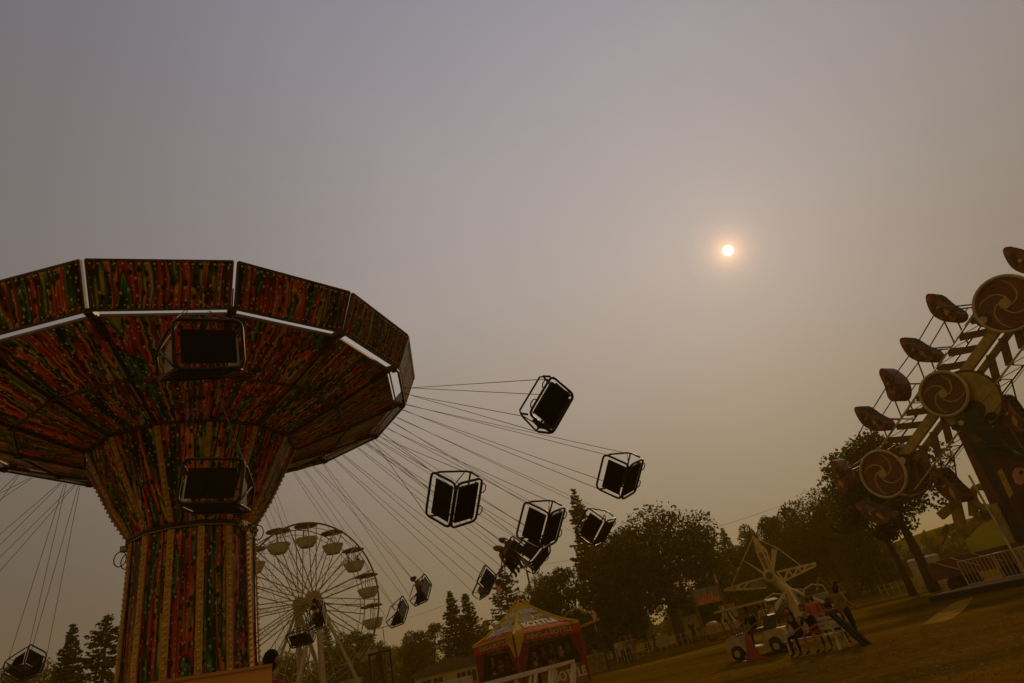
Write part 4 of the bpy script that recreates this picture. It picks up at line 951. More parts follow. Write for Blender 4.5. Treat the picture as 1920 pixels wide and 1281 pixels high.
# ================================================================== people
def person(label, base, rz, J=None, top=(.03, .03, .03), bottom=(.05, .05, .07), skin=(.26, .12, .055), hair=(.03, .02, .012), shoes=(.04, .03, .03), sleeves='short', legs='long', hairlen=.0, look=0.0, bulk=1.0, mat4=None, group='people at the fair', scale=1.0, bun=False, nod=0.0):
    P = {'pel': (0, 0, .96), 'spi': (0, 0, 1.13), 'che': (0, .0, 1.31), 'nec': (0, 0, 1.49), 'hea': (0, .012, 1.565)}
    for s, n in ((-1, 'L'), (1, 'R')):
        P.update({'sh' + n: (s * .175, 0, 1.42), 'el' + n: (s * .235, -.03, 1.15), 'wr' + n: (s * .25, .06, .91), 'hi' + n: (s * .09, 0, .90), 'kn' + n: (s * .105, .03, .50), 'an' + n: (s * .11, -.01, .09), 'to' + n: (s * .13, .16, .045)})
    if J: P.update(J)
    R_ = {'pel': .125, 'spi': .112, 'che': .130, 'nec': .055, 'hea': .052, 'sh': .066, 'el': .043, 'wr': .028, 'hi': .092, 'kn': .058, 'an': .040, 'to': .038}
    names = list(P); ix = {n: i for i, n in enumerate(names)}
    ed = [('pel', 'spi'), ('spi', 'che'), ('che', 'nec'), ('nec', 'hea')]
    for n in 'LR': ed += [('che', 'sh' + n), ('sh' + n, 'el' + n), ('el' + n, 'wr' + n), ('pel', 'hi' + n), ('hi' + n, 'kn' + n), ('kn' + n, 'an' + n), ('an' + n, 'to' + n)]
    me = bpy.data.meshes.new('sk'); me.from_pydata([P[n] for n in names], [(ix[a], ix[b]) for a, b in ed], [])
    ob = bpy.data.objects.new('sk', me); COL.objects.link(ob); sk = ob.modifiers.new('s', 'SKIN'); ob.modifiers.new('d', 'SUBSURF').levels = 1
    for i, n in enumerate(names):
        r_ = (R_[n] if n in R_ else R_[n[:2]]) * (1 if n in ('hea', 'nec') else bulk); d = me.skin_vertices[0].data[i]; d.radius = (r_, r_ * (.86 if n in ('pel', 'spi', 'che') else 1)); d.use_root = (n == 'pel')
    bpy.context.view_layer.update(); dg = bpy.context.evaluated_depsgraph_get()
    bm2 = bpy.data.meshes.new_from_object(ob.evaluated_get(dg)); bpy.data.objects.remove(ob)
    V = [v.co.copy() for v in bm2.vertices]; F = [tuple(p.vertices) for p in bm2.polygons]
    zone = {}
    for a, b in ed:
        k = a[:2] + b[:2]
        z = 1
        if a == 'nec' or (a == 'che' and b == 'nec'): z = 0
        if k == 'shel': z = {'none': 0, 'short': 1, 'long': 1}[sleeves]
        if k == 'elwr': z = 1 if sleeves == 'long' else 0
        if k == 'hikn' or k == 'pehi': z = 2
        if k == 'knan': z = 2 if legs == 'long' else 0
        if k == 'anto': z = 3
        zone[(a, b)] = z
    segs = [(Vector(P[a]), Vector(P[b]), zone[(a, b)]) for a, b in ed]
    mb = MB()
    mb.add(V, F)
    for i, f in enumerate(F):
        c = sum((V[j] for j in f), Vector()) / len(f); best = (9, 0)
        for a, b, z in segs:
            d = b - a; t = max(0, min(1, (c - a).dot(d) / d.length_squared)); q = (c - a - d * t).length
            if z == 2 and legs == 'short' and t > .85 and a.z > b.z - 9: pass
            if q < best[0]: best = (q, z, )
        mb.m[i] = best[1]
    # head with chin, nose, eyes and ears
    hc = Vector(P['hea']) + Vector((0, .02, .105)); Rh = Matrix.Rotation(look, 3, 'Z') @ Matrix.Rotation(-nod, 3, 'X'); vs0 = len(mb.v)
    mb.ball((0, 0, 0), (.076, .094, .118), 16, 12, mi=0)
    for i in range(vs0, len(mb.v)):
        v = Vector(mb.v[i])
        if v.z < 0: v.x *= 1 + v.z * 2.6; v.y = v.y * (1 + v.z * 1.3) + .012
        if abs(v.x) < .03 and -.035 < v.z < .03 and v.y > .06: v.y += .022
        mb.v[i] = tuple(hc + Rh @ v)
    for s in (-1, 1):
        mb.ball(hc + Rh @ Vector((s * .032, .082, .012)), .011, 6, 5, mi=4); mb.ball(hc + Rh @ Vector((s * .077, -.005, -.005)), (.012, .022, .032), 7, 5, mi=0)
    mb.ball(hc + Rh @ Vector((0, .088, -.058)), (.024, .01, .008), 7, 5, mi=5)
    # hands: palm, four fingers and a thumb, slightly curled
    for s, n in ((-1, 'L'), (1, 'R')):
        w = Vector(P['wr' + n]); d = (w - Vector(P['el' + n])).normalized(); sd = d.cross(Vector((0, 1, .2))).normalized(); nr = sd.cross(d).normalized()
        Rm = Matrix((sd, nr, d)).transposed(); mb.ball(w + d * .045, (.036, .017, .052), 8, 6, Rm, mi=0)
        for k in range(4):
            o = w + d * .085 + sd * (-.027 + .018 * k); l = (.058, .070, .066, .050)[k]
            mb.tube([o, o + d * l * .55 + nr * .006, o + d * l * .95 + nr * .026], [.0085, .008, .006], 5, mi=0)
        o = w + d * .03 - sd * s * .03; mb.tube([o, o + d * .035 - sd * s * .025 + nr * .01, o + d * .062 - sd * s * .022 + nr * .022], [.010, .009, .007], 5, mi=0)
    def pm(nm, c, r_=.8): return mat('%s_%d_%d_%d' % ((nm,) + tuple(int(x * 999) for x in c)), c, r_, var=.18, scale=9, spec=.3 if nm == 'eye' else .06)
    mats = [pm('skin', skin, .55), pm('shirt', top), pm('trousers', bottom), pm('shoes', shoes), pm('eye', (.02, .015, .01), .3), pm('lips', (.25, .09, .07), .5)]
    kw = dict(mat=mat4) if mat4 is not None else dict(loc=base, rz=rz)
    t = thing('person', label, 'person', group=group, **kw); t.scale = (scale,) * 3 if mat4 is None else t.scale
    mb.build('body', mats, t, True)
    hm_ = MB(); n0 = 0; hm_.ball((0, 0, 0), (.086, .103, .126), 16, 12)
    keep = []
    for f in hm_.f:
        c = sum((Vector(hm_.v[j]) for j in f), Vector()) / len(f)
        if c.z > .045 - (.02 if c.y < .03 else 0) or c.y < -.01 and c.z > -.08: keep.append(f)
    hm_.f = keep; hm_.m = [0] * len(keep); hm_.uv = [None] * len(keep); rng = random.Random(len(label))
    for i, v in enumerate(hm_.v):
        v = Vector(v) * (1 + rng.uniform(-.03, .05)) + Vector((0, -.006, .008)); hm_.v[i] = tuple(hc + Rh @ v)
    if hairlen:
        for k in range(15):
            a = PI + (k - 7) / 7 * 1.35; o = Vector((.080 * math.sin(a), .095 * math.cos(a), .03)); e = o * 1.25 + Vector((rng.uniform(-.03, .03), -.05, -hairlen * rng.uniform(.8, 1.1)))
            hm_.tube([hc + Rh @ o, hc + Rh @ (o.lerp(e, .5) + Vector((0, -.03, .02))), hc + Rh @ e], [.030, .028, .010], 5)
    if bun: hm_.ball(hc + Rh @ Vector((0, -.06, .14)), .05, 8, 6)
    hm_.build('hair', pm('hair', hair, .7), t, True); return t
def sit(seat=.46, knee=.46, lean=.05, hands=((-.08, .34), (.08, .36)), spread=.13):
    dz = seat + .10 - .96; J = {'pel': (0, 0, .96 + dz), 'spi': (0, lean * .4, 1.13 + dz), 'che': (0, lean, 1.31 + dz), 'nec': (0, lean * 1.4, 1.49 + dz), 'hea': (0, lean * 1.5 + .012, 1.565 + dz)}
    for i, (s, n) in enumerate(((-1, 'L'), (1, 'R'))):
        J.update({'sh' + n: (s * .175, lean, 1.42 + dz), 'el' + n: (s * .27, lean + .06, 1.16 + dz), 'wr' + n: (hands[i][0], hands[i][1], seat + .20), 'hi' + n: (s * .09, .03, seat + .08), 'kn' + n: (s * spread, .45, knee + .06), 'an' + n: (s * spread, .45, .09), 'to' + n: (s * (spread + .02), .62, .045)})
    return J
def walk(k=.2, arm_=.15):
    return {'knL': (-.10, .14 * k / .2, .50), 'anL': (-.10, .9 * k, .10), 'toL': (-.11, .9 * k + .16, .05), 'knR': (.10, .02, .50), 'anR': (.10, -1.1 * k, .13), 'toR': (.11, -1.1 * k + .14, .05), 'elL': (-.24, -arm_ * .6, 1.16), 'wrL': (-.25, -arm_ * .6, .92), 'elR': (.24, arm_ * .3, 1.16), 'wrR': (.24, arm_ * 1.6, .96)}
FACE = lambda az: rad(180 - az)                               # turned towards the viewer

# the red-shirted person on the carousel deck, seen from behind his right shoulder
pp = at(505, 1240, 9.0); 
person('person in red T-shirt standing behind the orange barrier by the carousel column', (pp.x, pp.y, .60), rad(-30), top=(.22, .015, .012), bottom=(.03, .03, .04), hair=(.012, .009, .007), skin=(.22, .11, .06), scale=1.0)
g_ = [(1162, 47.0, rad(160), (.30, .20, .06), (.03, .025, .02), 'person in pale yellow top walking leftmost of a group of three'), (1173, 46.6, rad(170), (.08, .12, .05), (.015, .015, .02), 'person in olive top walking in the middle of a group of three'), (1183, 48.0, rad(175), (.16, .05, .03), (.20, .11, .06), 'person in brown top and bare legs at the right of a group of three')]
for px, D, rz, c1, c2, lab in g_: person(lab, ground_at(px, D), rz, walk(.16), top=c1, bottom=c2, hairlen=.18, legs='short' if 'bare' in lab else 'long')
person('person in black T-shirt and dark trousers standing alone left of the banner sign', ground_at(1294, 53), rad(200), walk(.1), top=(.008, .008, .008), bottom=(.03, .025, .02), scale=1.06)
person('person in dark clothes walking beside the forked trunk of the huge tree', ground_at(1222, 60), rad(100), walk(.22), top=(.05, .03, .02), bottom=(.02, .02, .02), hairlen=.15)
person('person in black shirt walking past the low trailer on the far right field', ground_at(1617, 92), rad(-120), walk(.22), top=(.012, .012, .012), bottom=(.04, .04, .05), scale=1.1)
# bench sitters and the people round them
BAZ = 17.6; bc = polar(BAZ, 22.9); bdir = (polar(20.0, 22.3) - polar(15.4, 23.6)).normalized(); brz = math.atan2(bdir.y, bdir.x) + PI
bn_ = Vector((bdir.y, -bdir.x, 0))                            # towards the viewer
def onb(u, v=0, z=0): return bc + bdir * u + bn_ * v + Vector((0, 0, z))
person('person with long dark hair in black tank top at the left of the bench', onb(-.42, .02, .02), brz, sit(.45, .46, .10, ((-.04, .34), (.10, .30))), top=(.008, .008, .008), bottom=(.010, .010, .012), sleeves='none', hairlen=.28, hair=(.020, .012, .010), group='people round the bench', nod=-.2)
person('person in black T-shirt and red shorts sitting in the middle of the bench', onb(.18, .02, .02), brz, sit(.45, .46, .16, ((-.06, .44), (.07, .42)), .17), top=(.008, .008, .010), bottom=(.24, .025, .02), legs='short', hair=(.05, .028, .016), group='people round the bench', nod=-.25)
person('person in maroon top with the back turned, sitting at the right behind the bench', onb(.58, -.50, .02), brz + PI, sit(.45, .46, .04), top=(.10, .012, .012), bottom=(.02, .02, .03), hairlen=.22, hair=(.045, .02, .012), group='people round the bench')
person('person in coral top standing just behind the long-haired bench sitter', onb(-.38, -1.1, 0), brz + .5, top=(.40, .09, .06), bottom=(.03, .03, .04), hair=(.05, .03, .02), hairlen=.2, group='people round the bench', scale=.93)
person('person in tan top standing behind the right end of the bench', onb(.82, -.95, 0), brz + 2.4, walk(.06), top=(.25, .15, .08), bottom=(.02, .02, .025), hair=(.03, .016, .012), hairlen=.25, group='people round the bench')
person('person in dark shirt sitting in the golf cart', polar(13.65, 27.2, .34), rad(125), sit(.44, .40, .06), top=(.018, .014, .012), bottom=(.03, .03, .03), group='people round the bench')
person('person in striped pale top standing behind the golf cart', polar(14.7, 29.5), rad(190), top=(.30, .22, .12), bottom=(.04, .03, .03), hair=(.03, .02, .015), hairlen=.2)
person('person in black standing by the green tub of the lattice-arm ride', polar(18.3, 47), rad(120), walk(.08), top=(.010, .010, .010), bottom=(.02, .02, .02))
# in and around the game tent
for (u, v, rz, c1, lab) in ((-1.0, -.3, 200, (.05, .05, .05), 'person in dark top tending the game tent on the left side'), (1.2, .4, 175, (.30, .27, .2), 'person in white top standing inside the game tent on the right'), (.2, -3.9, 20, (.10, .04, .03), 'person in brown top at the front counter of the game tent'), (-1.9, -2.7, -20, (.03, .05, .03), 'person in dark green top at the left counter of the game tent')):
    person(lab, tcx + tr2 * u + tv * v, rad(rz), top=c1, bottom=(.02, .02, .025), group='people at the game tent')
# riders
def rider(M4, x, label, **k):
    dz = -.35
    J = sit(.06 + .0, .10, .05, ((-.28, .30), (.28, .30)), .10)
    J.update({'anL': (-.10, .52, -.26), 'toL': (-.11, .64, -.30), 'anR': (.10, .50, -.26), 'toR': (.11, .62, -.30), 'knL': (-.10, .36, .12), 'knR': (.10, .36, .12)})
    M5 = M4 @ Matrix.Translation((x, -.22, -.30)) @ Matrix.Diagonal((1.05, 1.05, 1.05, 1))
    return person(label, None, 0, J, mat4=M5, bulk=1.25, group='riders on the swing carousel', **k)
rider(C_R6[1], -.22, 'person with long blowing hair in tan top, left rider of a far swing chair', top=(.30, .17, .09), bottom=(.10, .05, .03), hair=(.26, .13, .05), hairlen=.35, nod=.3)
rider(C_R6[1], .24, 'person with bare arms riding the far swing chair, right one of two', top=(.20, .09, .05), bottom=(.16, .08, .05), hair=(.12, .06, .03), hairlen=.2, sleeves='none')
rider(C_R9[1], 0.0, 'person hunched in a swing chair right of the ferris wheel, tan sleeves', top=(.22, .14, .07), bottom=(.03, .025, .02), hair=(.03, .02, .014), hairlen=.12, sleeves='long', nod=.4)
rider(C_R10[1], -.22, 'person in black, left rider of the swing chair before the ferris wheel hub', top=(.012, .010, .010), bottom=(.015, .014, .014), hair=(.012, .010, .008), sleeves='long')
rider(C_R10[1], .22, 'person in dark red, right rider of the swing chair before the ferris wheel hub', top=(.07, .018, .012), bottom=(.015, .014, .014), hair=(.015, .012, .008), hairlen=.2)
if 2 in GPOS:
    for i, (dx, dy) in enumerate(((.55, -.2), (-.5, -.3), (.05, .6))):
        q = GPOS[2] + Vector((dx, dy, -1.86))
        person('person in dark clothes sitting in the occupied ferris wheel tub, ' + ('right side', 'left side', 'far side')[i], q, math.atan2(dx, -dy) , sit(.45, .42, .05), top=((.02, .02, .02), (.05, .02, .02), (.03, .03, .02))[i], group='riders in the ferris wheel tub')

# ================================================================== fairground furniture
OR = mat('orange_painted_board', (.62, .27, .035), .55, var=.12, scale=1.2)
sp0 = thing('step_platform', 'low dark platform that the red-shirted person stands on', 'platform', (pp.x, pp.y, 0), rad(25))
MB().box((0, .1, .575), (1.6, 1.2, .05)).build('platform_top', BROWNSTEEL, sp0)
for x in (-.75, .75):
    for y in (-.42, .62): MB().box((x, y, .275), (.07, .07, .55)).build('leg', BLACKSTEEL, sp0)
# orange barrier at the carousel
p1, p0 = at(506, 1251, 7.5), at(300, 1283, 6.9)
ob_ = thing('barrier_panel', 'plain orange barrier board at the foot of the swing carousel', 'barrier', (p1.x, p1.y, 0))
e = Vector((p0.x - p1.x, p0.y - p1.y, 0)).normalized(); zt_ = p1.z
MB().bar(Vector((0, 0, zt_ - .62)), e * 3.2 + Vector((0, 0, zt_ - .62)), .06, 1.24).build('board', OR, ob_)
MB().bar(Vector((0, 0, zt_ + .012)), e * 3.2 + Vector((0, 0, zt_ + .012)), .09, .03).build('top_rail', mat('orange_rail', (.45, .20, .03), .5), ob_)
for f in (.15, 1.6, 3.05): MB().bar(e * f + Vector((0, 0, 0)), e * f + Vector((0, 0, zt_ - .3)), .05, .05).build('post', BROWNSTEEL, ob_).location = e.cross(Z1) * -.08
# silver stair rail in front of the tent
SIL = mat('galvanised_rail', (.60, .50, .34), .4, .3, var=.15)
q1, q0 = at(1076, 1239, 12.0), at(850, 1285, 9.6); q0.z = q1.z + .02
rr = thing('stair_rail', 'silver double handrail with slanted struts in front of the game tent', 'handrail', (q1.x, q1.y, 0))
d_ = Vector((q0.x - q1.x, q0.y - q1.y, 0)); L_ = d_.length; d_.normalize(); sd_ = Vector((d_.y, -d_.x, 0)); zt_ = q1.z
for o_, z_ in ((0, 0), (.42, -.03)):
    MB().bar(sd_ * o_ + Z1 * (zt_ + z_), sd_ * o_ + d_ * (L_ + 1.2) + Z1 * (zt_ + z_), .04, .045).build('handrail', SIL, rr)
    MB().bar(sd_ * o_ + d_ * .02 + Z1 * (zt_ + z_ - .03), sd_ * o_ + d_ * .80 + Z1 * 0.0, .04, .10).build('slanted_strut', SIL, rr)
    MB().bar(sd_ * o_ + d_ * 1.15 + Z1 * (zt_ + z_ - .03), sd_ * o_ + d_ * 1.85, .04, .045).build('slanted_strut', SIL, rr)
    for f in (.75, 2.3): MB().bar(sd_ * o_ + d_ * f + Z1 * (zt_ + z_ - .03), sd_ * o_ + d_ * (f + .22) + Z1 * (zt_ + z_ - .5), .03, .04).build('brace', SIL, rr)
    MB().bar(sd_ * o_ + d_ * .42 + Z1 * (zt_ + z_ - .62), sd_ * o_ + d_ * 2.6 + Z1 * (zt_ + z_ - .62), .03, .04).build('mid_rail', SIL, rr)
MB().bar(Z1 * zt_, sd_ * .42 + Z1 * (zt_ - .03), .045, .045).build('end_bar', SIL, rr)
# white bench
WH = mat('white_bench_paint', (.48, .41, .25), .6, var=.25, spec=.1)
bt_ = thing('park_bench', 'white slatted bench with two people sitting on it', 'bench', bc, math.atan2(bdir.y, bdir.x))
# local +x along the bench, local -y towards the viewer
mb = MB()
for i in range(4): mb.box((0, -.16 + i * .11, .435), (1.95, .09, .03))
mb.build('seat', WH, bt_)
mb = MB()
for i in range(3): mb.box((0, .25 + i * .02, .60 + i * .13), (1.95, .025, .10))
for x in (-.9, .9): mb.bar((x, .22, .42), (x, .31, .92), .05)
mb.build('backrest', WH, bt_)
for x in (-.86, .86):
    for y, yy in ((-.15, -.22), (.2, .26)): MB().bar((x, y, .42), (x, yy, 0), .08, .06, up=(1, 0, 0)).build('leg', WH, bt_)
    MB().bar((x, -.2, .66), (x, .28, .66), .05).bar((x, -.18, .42), (x, -.18, .66), .05).build('armrest', WH, bt_)
# leaning dark board at the bench end
bd = thing('folded_board', 'dark folding signboard leaning at the right end of the white bench', 'signboard', onb(1.25, .1, 0), math.atan2(bdir.y, bdir.x))
for s in (-1, 1): MB().bar((-.30, s * .05, .98), (.42 + s * .02, s * .09, .0), .07, .14, up=(0, 1, 0)).build('board', PANEL, bd)
MB().bar((-.29, -.08, .95), (-.29, .08, .95), .05).bar((.10, -.09, .45), (.10, .09, .45), .03).build('cross_rail', BLACKSTEEL, bd)
# golf cart, front to the left
gc = polar(13.75, 27.0); gd = (polar(16.4, 26.6) - polar(11.6, 27.5)).normalized()
gt = thing('golf_cart', 'cream golf cart with flat roof parked behind the traffic cone', 'golf cart', gc, math.atan2(gd.y, gd.x))
GCW = mat('golf_cart_cream', (.36, .29, .13), .5, var=.2, spec=.08); SEATM = mat('golf_cart_seat', (.05, .04, .03), .6)
# local x: -front .. +rear
mb = MB(); mb.prism([(-1.18, .32), (-1.20, .62), (-1.05, .78), (-.72, .86), (-.62, .62), (-.52, .36), (.25, .34), (.35, .62), (.45, .78), (1.12, .78), (1.2, .6), (1.18, .36), (.95, .30), (.92, .48), (.72, .56), (.5, .48), (.45, .3), (-.5, .26), (-.58, .44), (-.78, .52), (-.98, .44), (-1.02, .32)], (0, 0, 0), (1, 0, 0), (0, 0, 1), 1.1)
mb.build('body', GCW, gt)
mb = MB(); mb.prism([(-1.25, 1.72), (-1.15, 1.78), (.85, 1.78), (.95, 1.70), (.85, 1.70), (-1.1, 1.70)], (.05, 0, 0), (1, 0, 0), (0, 0, 1), 1.15); mb.build('roof', GCW, gt)
for sx, st_ in ((-.95, -1.1), (.75, .75)):
    for sy in (-.5, .5): MB().tube([(sx, sy, .75), (st_, sy, 1.72)], .022, 6).build('roof_post', BLACKSTEEL, gt)
MB().box((.3, 0, .84), (.5, 1.05, .14)).build('seat', SEATM, gt); MB().bar((.52, 0, .85), (.66, 0, 1.25), 1.05, .1, up=(1, 0, 0)).build('seat_back', SEATM, gt)
GLS = bpy.data.materials.new('clear_windscreen'); GLS.use_nodes = True; t_ = GLS.node_tree; trn = t_.nodes.new('ShaderNodeBsdfTransparent'); msn = t_.nodes.new('ShaderNodeMixShader'); msn.inputs[0].default_value = .12
t_.nodes['Principled BSDF'].inputs['Roughness'].default_value = .08; t_.links.new(trn.outputs[0], msn.inputs[1]); t_.links.new(t_.nodes['Principled BSDF'].outputs[0], msn.inputs[2]); t_.links.new(msn.outputs[0], t_.nodes['Material Output'].inputs[0])
wsn = MB().tube([(-.66, -.47, .85), (-.97, -.47, 1.7), (-.97, .47, 1.7), (-.66, .47, .85)], .02, 5, True).build('windscreen', BLACKSTEEL, gt)
MB().quad([(-.66, -.46, .86), (-.97, -.46, 1.69), (-.97, .46, 1.69), (-.66, .46, .86)]).build('pane', GLS, wsn)
MB().tube([(-.45 + .03 * math.cos(2 * PI * i / 14), -.28 + .17 * math.sin(2 * PI * i / 14), 1.0 + .16 * math.cos(2 * PI * i / 14)) for i in range(14)], .016, 5, True).tube([(-.45, -.28, 1.0), (-.68, -.28, .82)], .018, 5).build('steering_wheel', BLACKSTEEL, gt)
for sx in (-.80, .72):
    for sy in (-.5, .5):
        w_ = MB().lathe([(.10, -.09), (.20, -.1), (.235, -.06), (.235, .06), (.20, .1), (.10, .09)], n=20).build('wheel', mat('tyre_rubber', (.018, .016, .014), .8), gt, True); w_.location = (sx, sy, .235); w_.rotation_euler = (PI / 2, 0, 0)
        MB().lathe([(.02, -.11), (.11, -.105), (.12, -.095), (.12, .095), (.11, .105), (.02, .11)], n=14).build('hub', GCW, w_)
for sy in (-.35, .35): MB().ball((-1.18, sy, .62), (.04, .09, .07), 8, 6).build('headlight', BULB, gt)
# traffic cone
cn = thing('traffic_cone', 'tall dull red traffic cone beside the front of the golf cart', 'traffic cone', polar(12.85, 25.6), .3)
CR = mat('cone_red_plastic', (.22, .018, .012), .5, var=.2)
MB().lathe([(.26, .03), (.255, .06), (.055, .88), (.045, .90), (.03, .90)], n=20).build('cone_body', CR, cn, True)
MB().box((0, 0, .02), (.66, .66, .04)).build('base', CR, cn)
# banner sign on two posts
sg0, sg1 = polar(9.75, 53.0), polar(12.0, 53.5); sg = thing('banner_sign', 'painted banner between two leaning red posts with pennant tips', 'sign', sg0.lerp(sg1, .5))
ex = (sg1 - sg0).normalized(); hw_ = (sg1 - sg0).length / 2; PR = mat('post_red_brown', (.16, .045, .025), .6)
for s in (-1, 1):
    MB().tube([ex * s * hw_, ex * s * hw_ + Z1 * 3.9], .09, 8).build('post', PR, sg)
    MB().prism([(-.08, 0), (.12, .02), (.02, .75)], ex * s * hw_ + Z1 * 3.85, ex, Z1, .04).build('pennant_tip', mat('pale_pennant', (.50, .26, .14), .6), sg)
nf = Vector((ex.y, -ex.x, 0))
MB().bar(-ex * (hw_ - .1) + Z1 * 3.15, ex * (hw_ - .1) + Z1 * 3.15, .05, 1.15).build('banner', mat('banner_slate', (.13, .13, .10), .6, var=.4, scale=2), sg)
MB().prism([(-.9, -.5), (.9, -.45), (.95, -.15), (.55, .0), (.3, .32), (.12, .05), (-.1, .35), (-.25, .02), (-.6, .1), (-.85, -.2)], Z1 * 3.1 + nf * .03, ex, Z1, .02).build('banner_flames', mat('banner_orange', (.42, .14, .04), .6, var=.35, scale=4), sg)
for i in range(7):
    x = -.75 + i * .25; MB().prism([(x - .07, -.16), (x - .02, -.18), (x + .03, .02), (x + .09, -.02), (x + .06, .14), (x - .04, .16)], Z1 * (3.02 + .03 * (i % 3)) + nf * .045, ex, Z1, .012).build('banner_lettering', mat('banner_dark_red', (.26, .03, .02), .6), sg)
# low painted trailer with white gable frame behind that sign
tl_ = thing('ride_trailer', 'ochre and red fairground trailer with white gable frame under the banner', 'trailer', sg0.lerp(sg1, .62) + polar(11, 2.2))
MB().box((0, 0, .75), (2.7, 1.6, .5), Matrix((ex, Vector((-ex.y, ex.x, 0)), Z1)).transposed()).build('body', mat('trailer_ochre', (.33, .19, .05), .6, var=.4), tl_)
MB().box(nf * .82 + Z1 * .35, (2.6, .05, .35), Matrix((ex, Vector((-ex.y, ex.x, 0)), Z1)).transposed()).build('skirt', PR, tl_)
MB().bar(ex * .2 + Z1 * 1.0, ex * .75 + Z1 * 2.2, .12).bar(ex * .75 + Z1 * 2.2, ex * 1.25 + Z1 * 1.0, .12).bar(ex * .72 + Z1 * 2.2, ex * .78 + Z1 * 1.0, .08).build('gable_frame', SW, tl_)
for s in (-.9, .9): MB().tube([ex * s + nf * .6 + Z1 * .28, ex * s - nf * .6 + Z1 * .28], .28, 12).build('wheel', BLACKSTEEL, tl_)
MB().ball(-ex * .6 + Z1 * 1.1, (.5, .4, .28), 10, 6).build('ride_car', mat('ride_car_orange', (.42, .22, .06), .4), tl_)
# flatbed trailer on the right field
fl0, fl1 = ground_at(1515, 84), ground_at(1604, 92); ft = thing('flatbed_trailer', 'long low flatbed trailer loaded with folded ride parts on the far right field', 'trailer', fl0.lerp(fl1, .5)); e_ = (fl1 - fl0).normalized(); hl = (fl1 - fl0).length / 2
MB().bar(-e_ * hl + Z1 * .95, e_ * hl + Z1 * .95, 2.0, .22).build('bed', CREAMSTEEL, ft)
MB().bar(-e_ * hl * .9 + Z1 * 1.45, -e_ * hl * .1 + Z1 * 1.45, 1.6, .8).build('folded_canvas', ZR, ft); MB().bar(e_ * hl * .1 + Z1 * 1.3, e_ * hl * .8 + Z1 * 1.3, 1.6, .5).build('folded_canvas', GTUB, ft)
MB().bar(-e_ * hl * .75 + Z1 * 1.0, -e_ * hl * .35 + Z1 * 3.2, .16).bar(-e_ * hl * .35 + Z1 * 3.2, e_ * hl * .1 + Z1 * 1.1, .14).build('folded_arm', SW, ft)
for f in (-.7, -.5, .55, .75): MB().tube([e_ * hl * f - Vector((-e_.y, e_.x, 0)) * .9 + Z1 * .42, e_ * hl * f + Vector((-e_.y, e_.x, 0)) * .9 + Z1 * .42], .42, 12).build('wheel', BLACKSTEEL, ft)
# pale boards and boxes about the far field
BRD = mat('weathered_cream_board', (.34, .25, .11), .7, var=.2)
def board(px, D, w, h, label, z0=.3):
    p = ground_at(px, D); t = thing('notice_board', label, 'board', p, rad(-math.degrees(math.atan2(p.x, p.y))), 'pale boards on the far fence'); MB().box((0, 0, z0 + h / 2), (w, .06, h)).build('panel', BRD, t)
    for s in (-1, 1): MB().box((s * w * .42, .05, (z0 + h) / 2), (.07, .04, z0 + h)).build('post', BROWNSTEEL, t)
for a in ((1165, 62, 1.6, 1.1, 'pale board on the fence behind the group of three walkers'), (1237, 66, 1.2, .9, 'pale board left of the person in black by the banner sign'), (1296, 70, 1.5, 1.3, 'pale board just behind the person in black by the banner sign', 1.0), (1618, 100, 3.2, 2.2, 'large cream board standing on the far right field', .9), (1368, 72, 1.6, 1.3, 'pale board right of the banner sign, behind the golf cart roof', 1.2)): board(*a)
for px, lab in ((1722, 'left one of two cream cabins behind the cage ride'), (1752, 'right one of two cream cabins behind the cage ride')):
    p = ground_at(px, 66); t = thing('toilet_cabin', lab, 'cabin', p, rad(-28), 'cream cabins behind the cage ride'); MB().box((0, 0, 1.1), (1.15, 1.15, 2.2)).build('body', BRD, t); MB().box((0, -.59, 1.05), (.75, .04, 1.85)).build('door', CREAMSTEEL, t); MB().lathe([(.62, 2.2), (.66, 2.25), (.4, 2.4)], n=4).build('roof', CREAMSTEEL, t)
def fence(a, b, n, h, label, m=None, rails=2):
    t = thing('fence', label, 'fence', a); d = b - a; m = m or BROWNSTEEL
    for i in range(n + 1): MB().tube([d * i / n, d * i / n + Z1 * h], .045, 5).build('post', m, t)
    for k in range(rails): z = h * (.92 - .42 * k); MB().tube([d * i / n + Z1 * (z - (.04 if i % 2 else 0)) for i in range(n + 1)], .022, 4).build('rail', m, t)
fence(ground_at(1150, 58), ground_at(1300, 66), 14, 1.0, 'thin post and cord fence across the field right of the tent', BRD)
fence(ground_at(1640, 72), ground_at(1800, 60), 12, 1.0, 'thin rail fence left of the cage ride deck', BRD)
fence(ground_at(1085, 52), ground_at(1152, 56), 8, 1.1, 'dark low fence right behind the game tent', BLACKSTEEL, 3)
# second stall behind the tent with a bent-pipe arch and tilted awning beam
s2 = thing('game_stall', 'small game stall with arched pipes and a slanting awning beam right of the tent', 'stall', ground_at(1096, 47)); e_ = polar(90, 1)
MB().tube([e_ * (-1.1) + Z1 * 2.6] + [e_ * (-1.1 * math.cos(PI * i / 10)) + Z1 * (3.1 + 1.05 * math.sin(PI * i / 10)) for i in range(11)] + [e_ * 1.1 + Z1 * 2.4], .035, 5).build('pipe_arch', BRD, s2)
MB().bar(e_ * -1.3 + Z1 * 2.75, e_ * 1.5 + Z1 * 3.15, .5, .16).build('awning_beam', mat('awning_ochre', (.34, .17, .05), .6, var=.3), s2)
for x in (-1.2, 1.3): MB().tube([e_ * x, e_ * x + Z1 * 2.8], .05, 6).build('post', BROWNSTEEL, s2)
MB().box(Z1 * .55, (2.4, .8, 1.1)).build('counter', mat('stall_counter', (.16, .10, .05), .7, var=.4), s2)
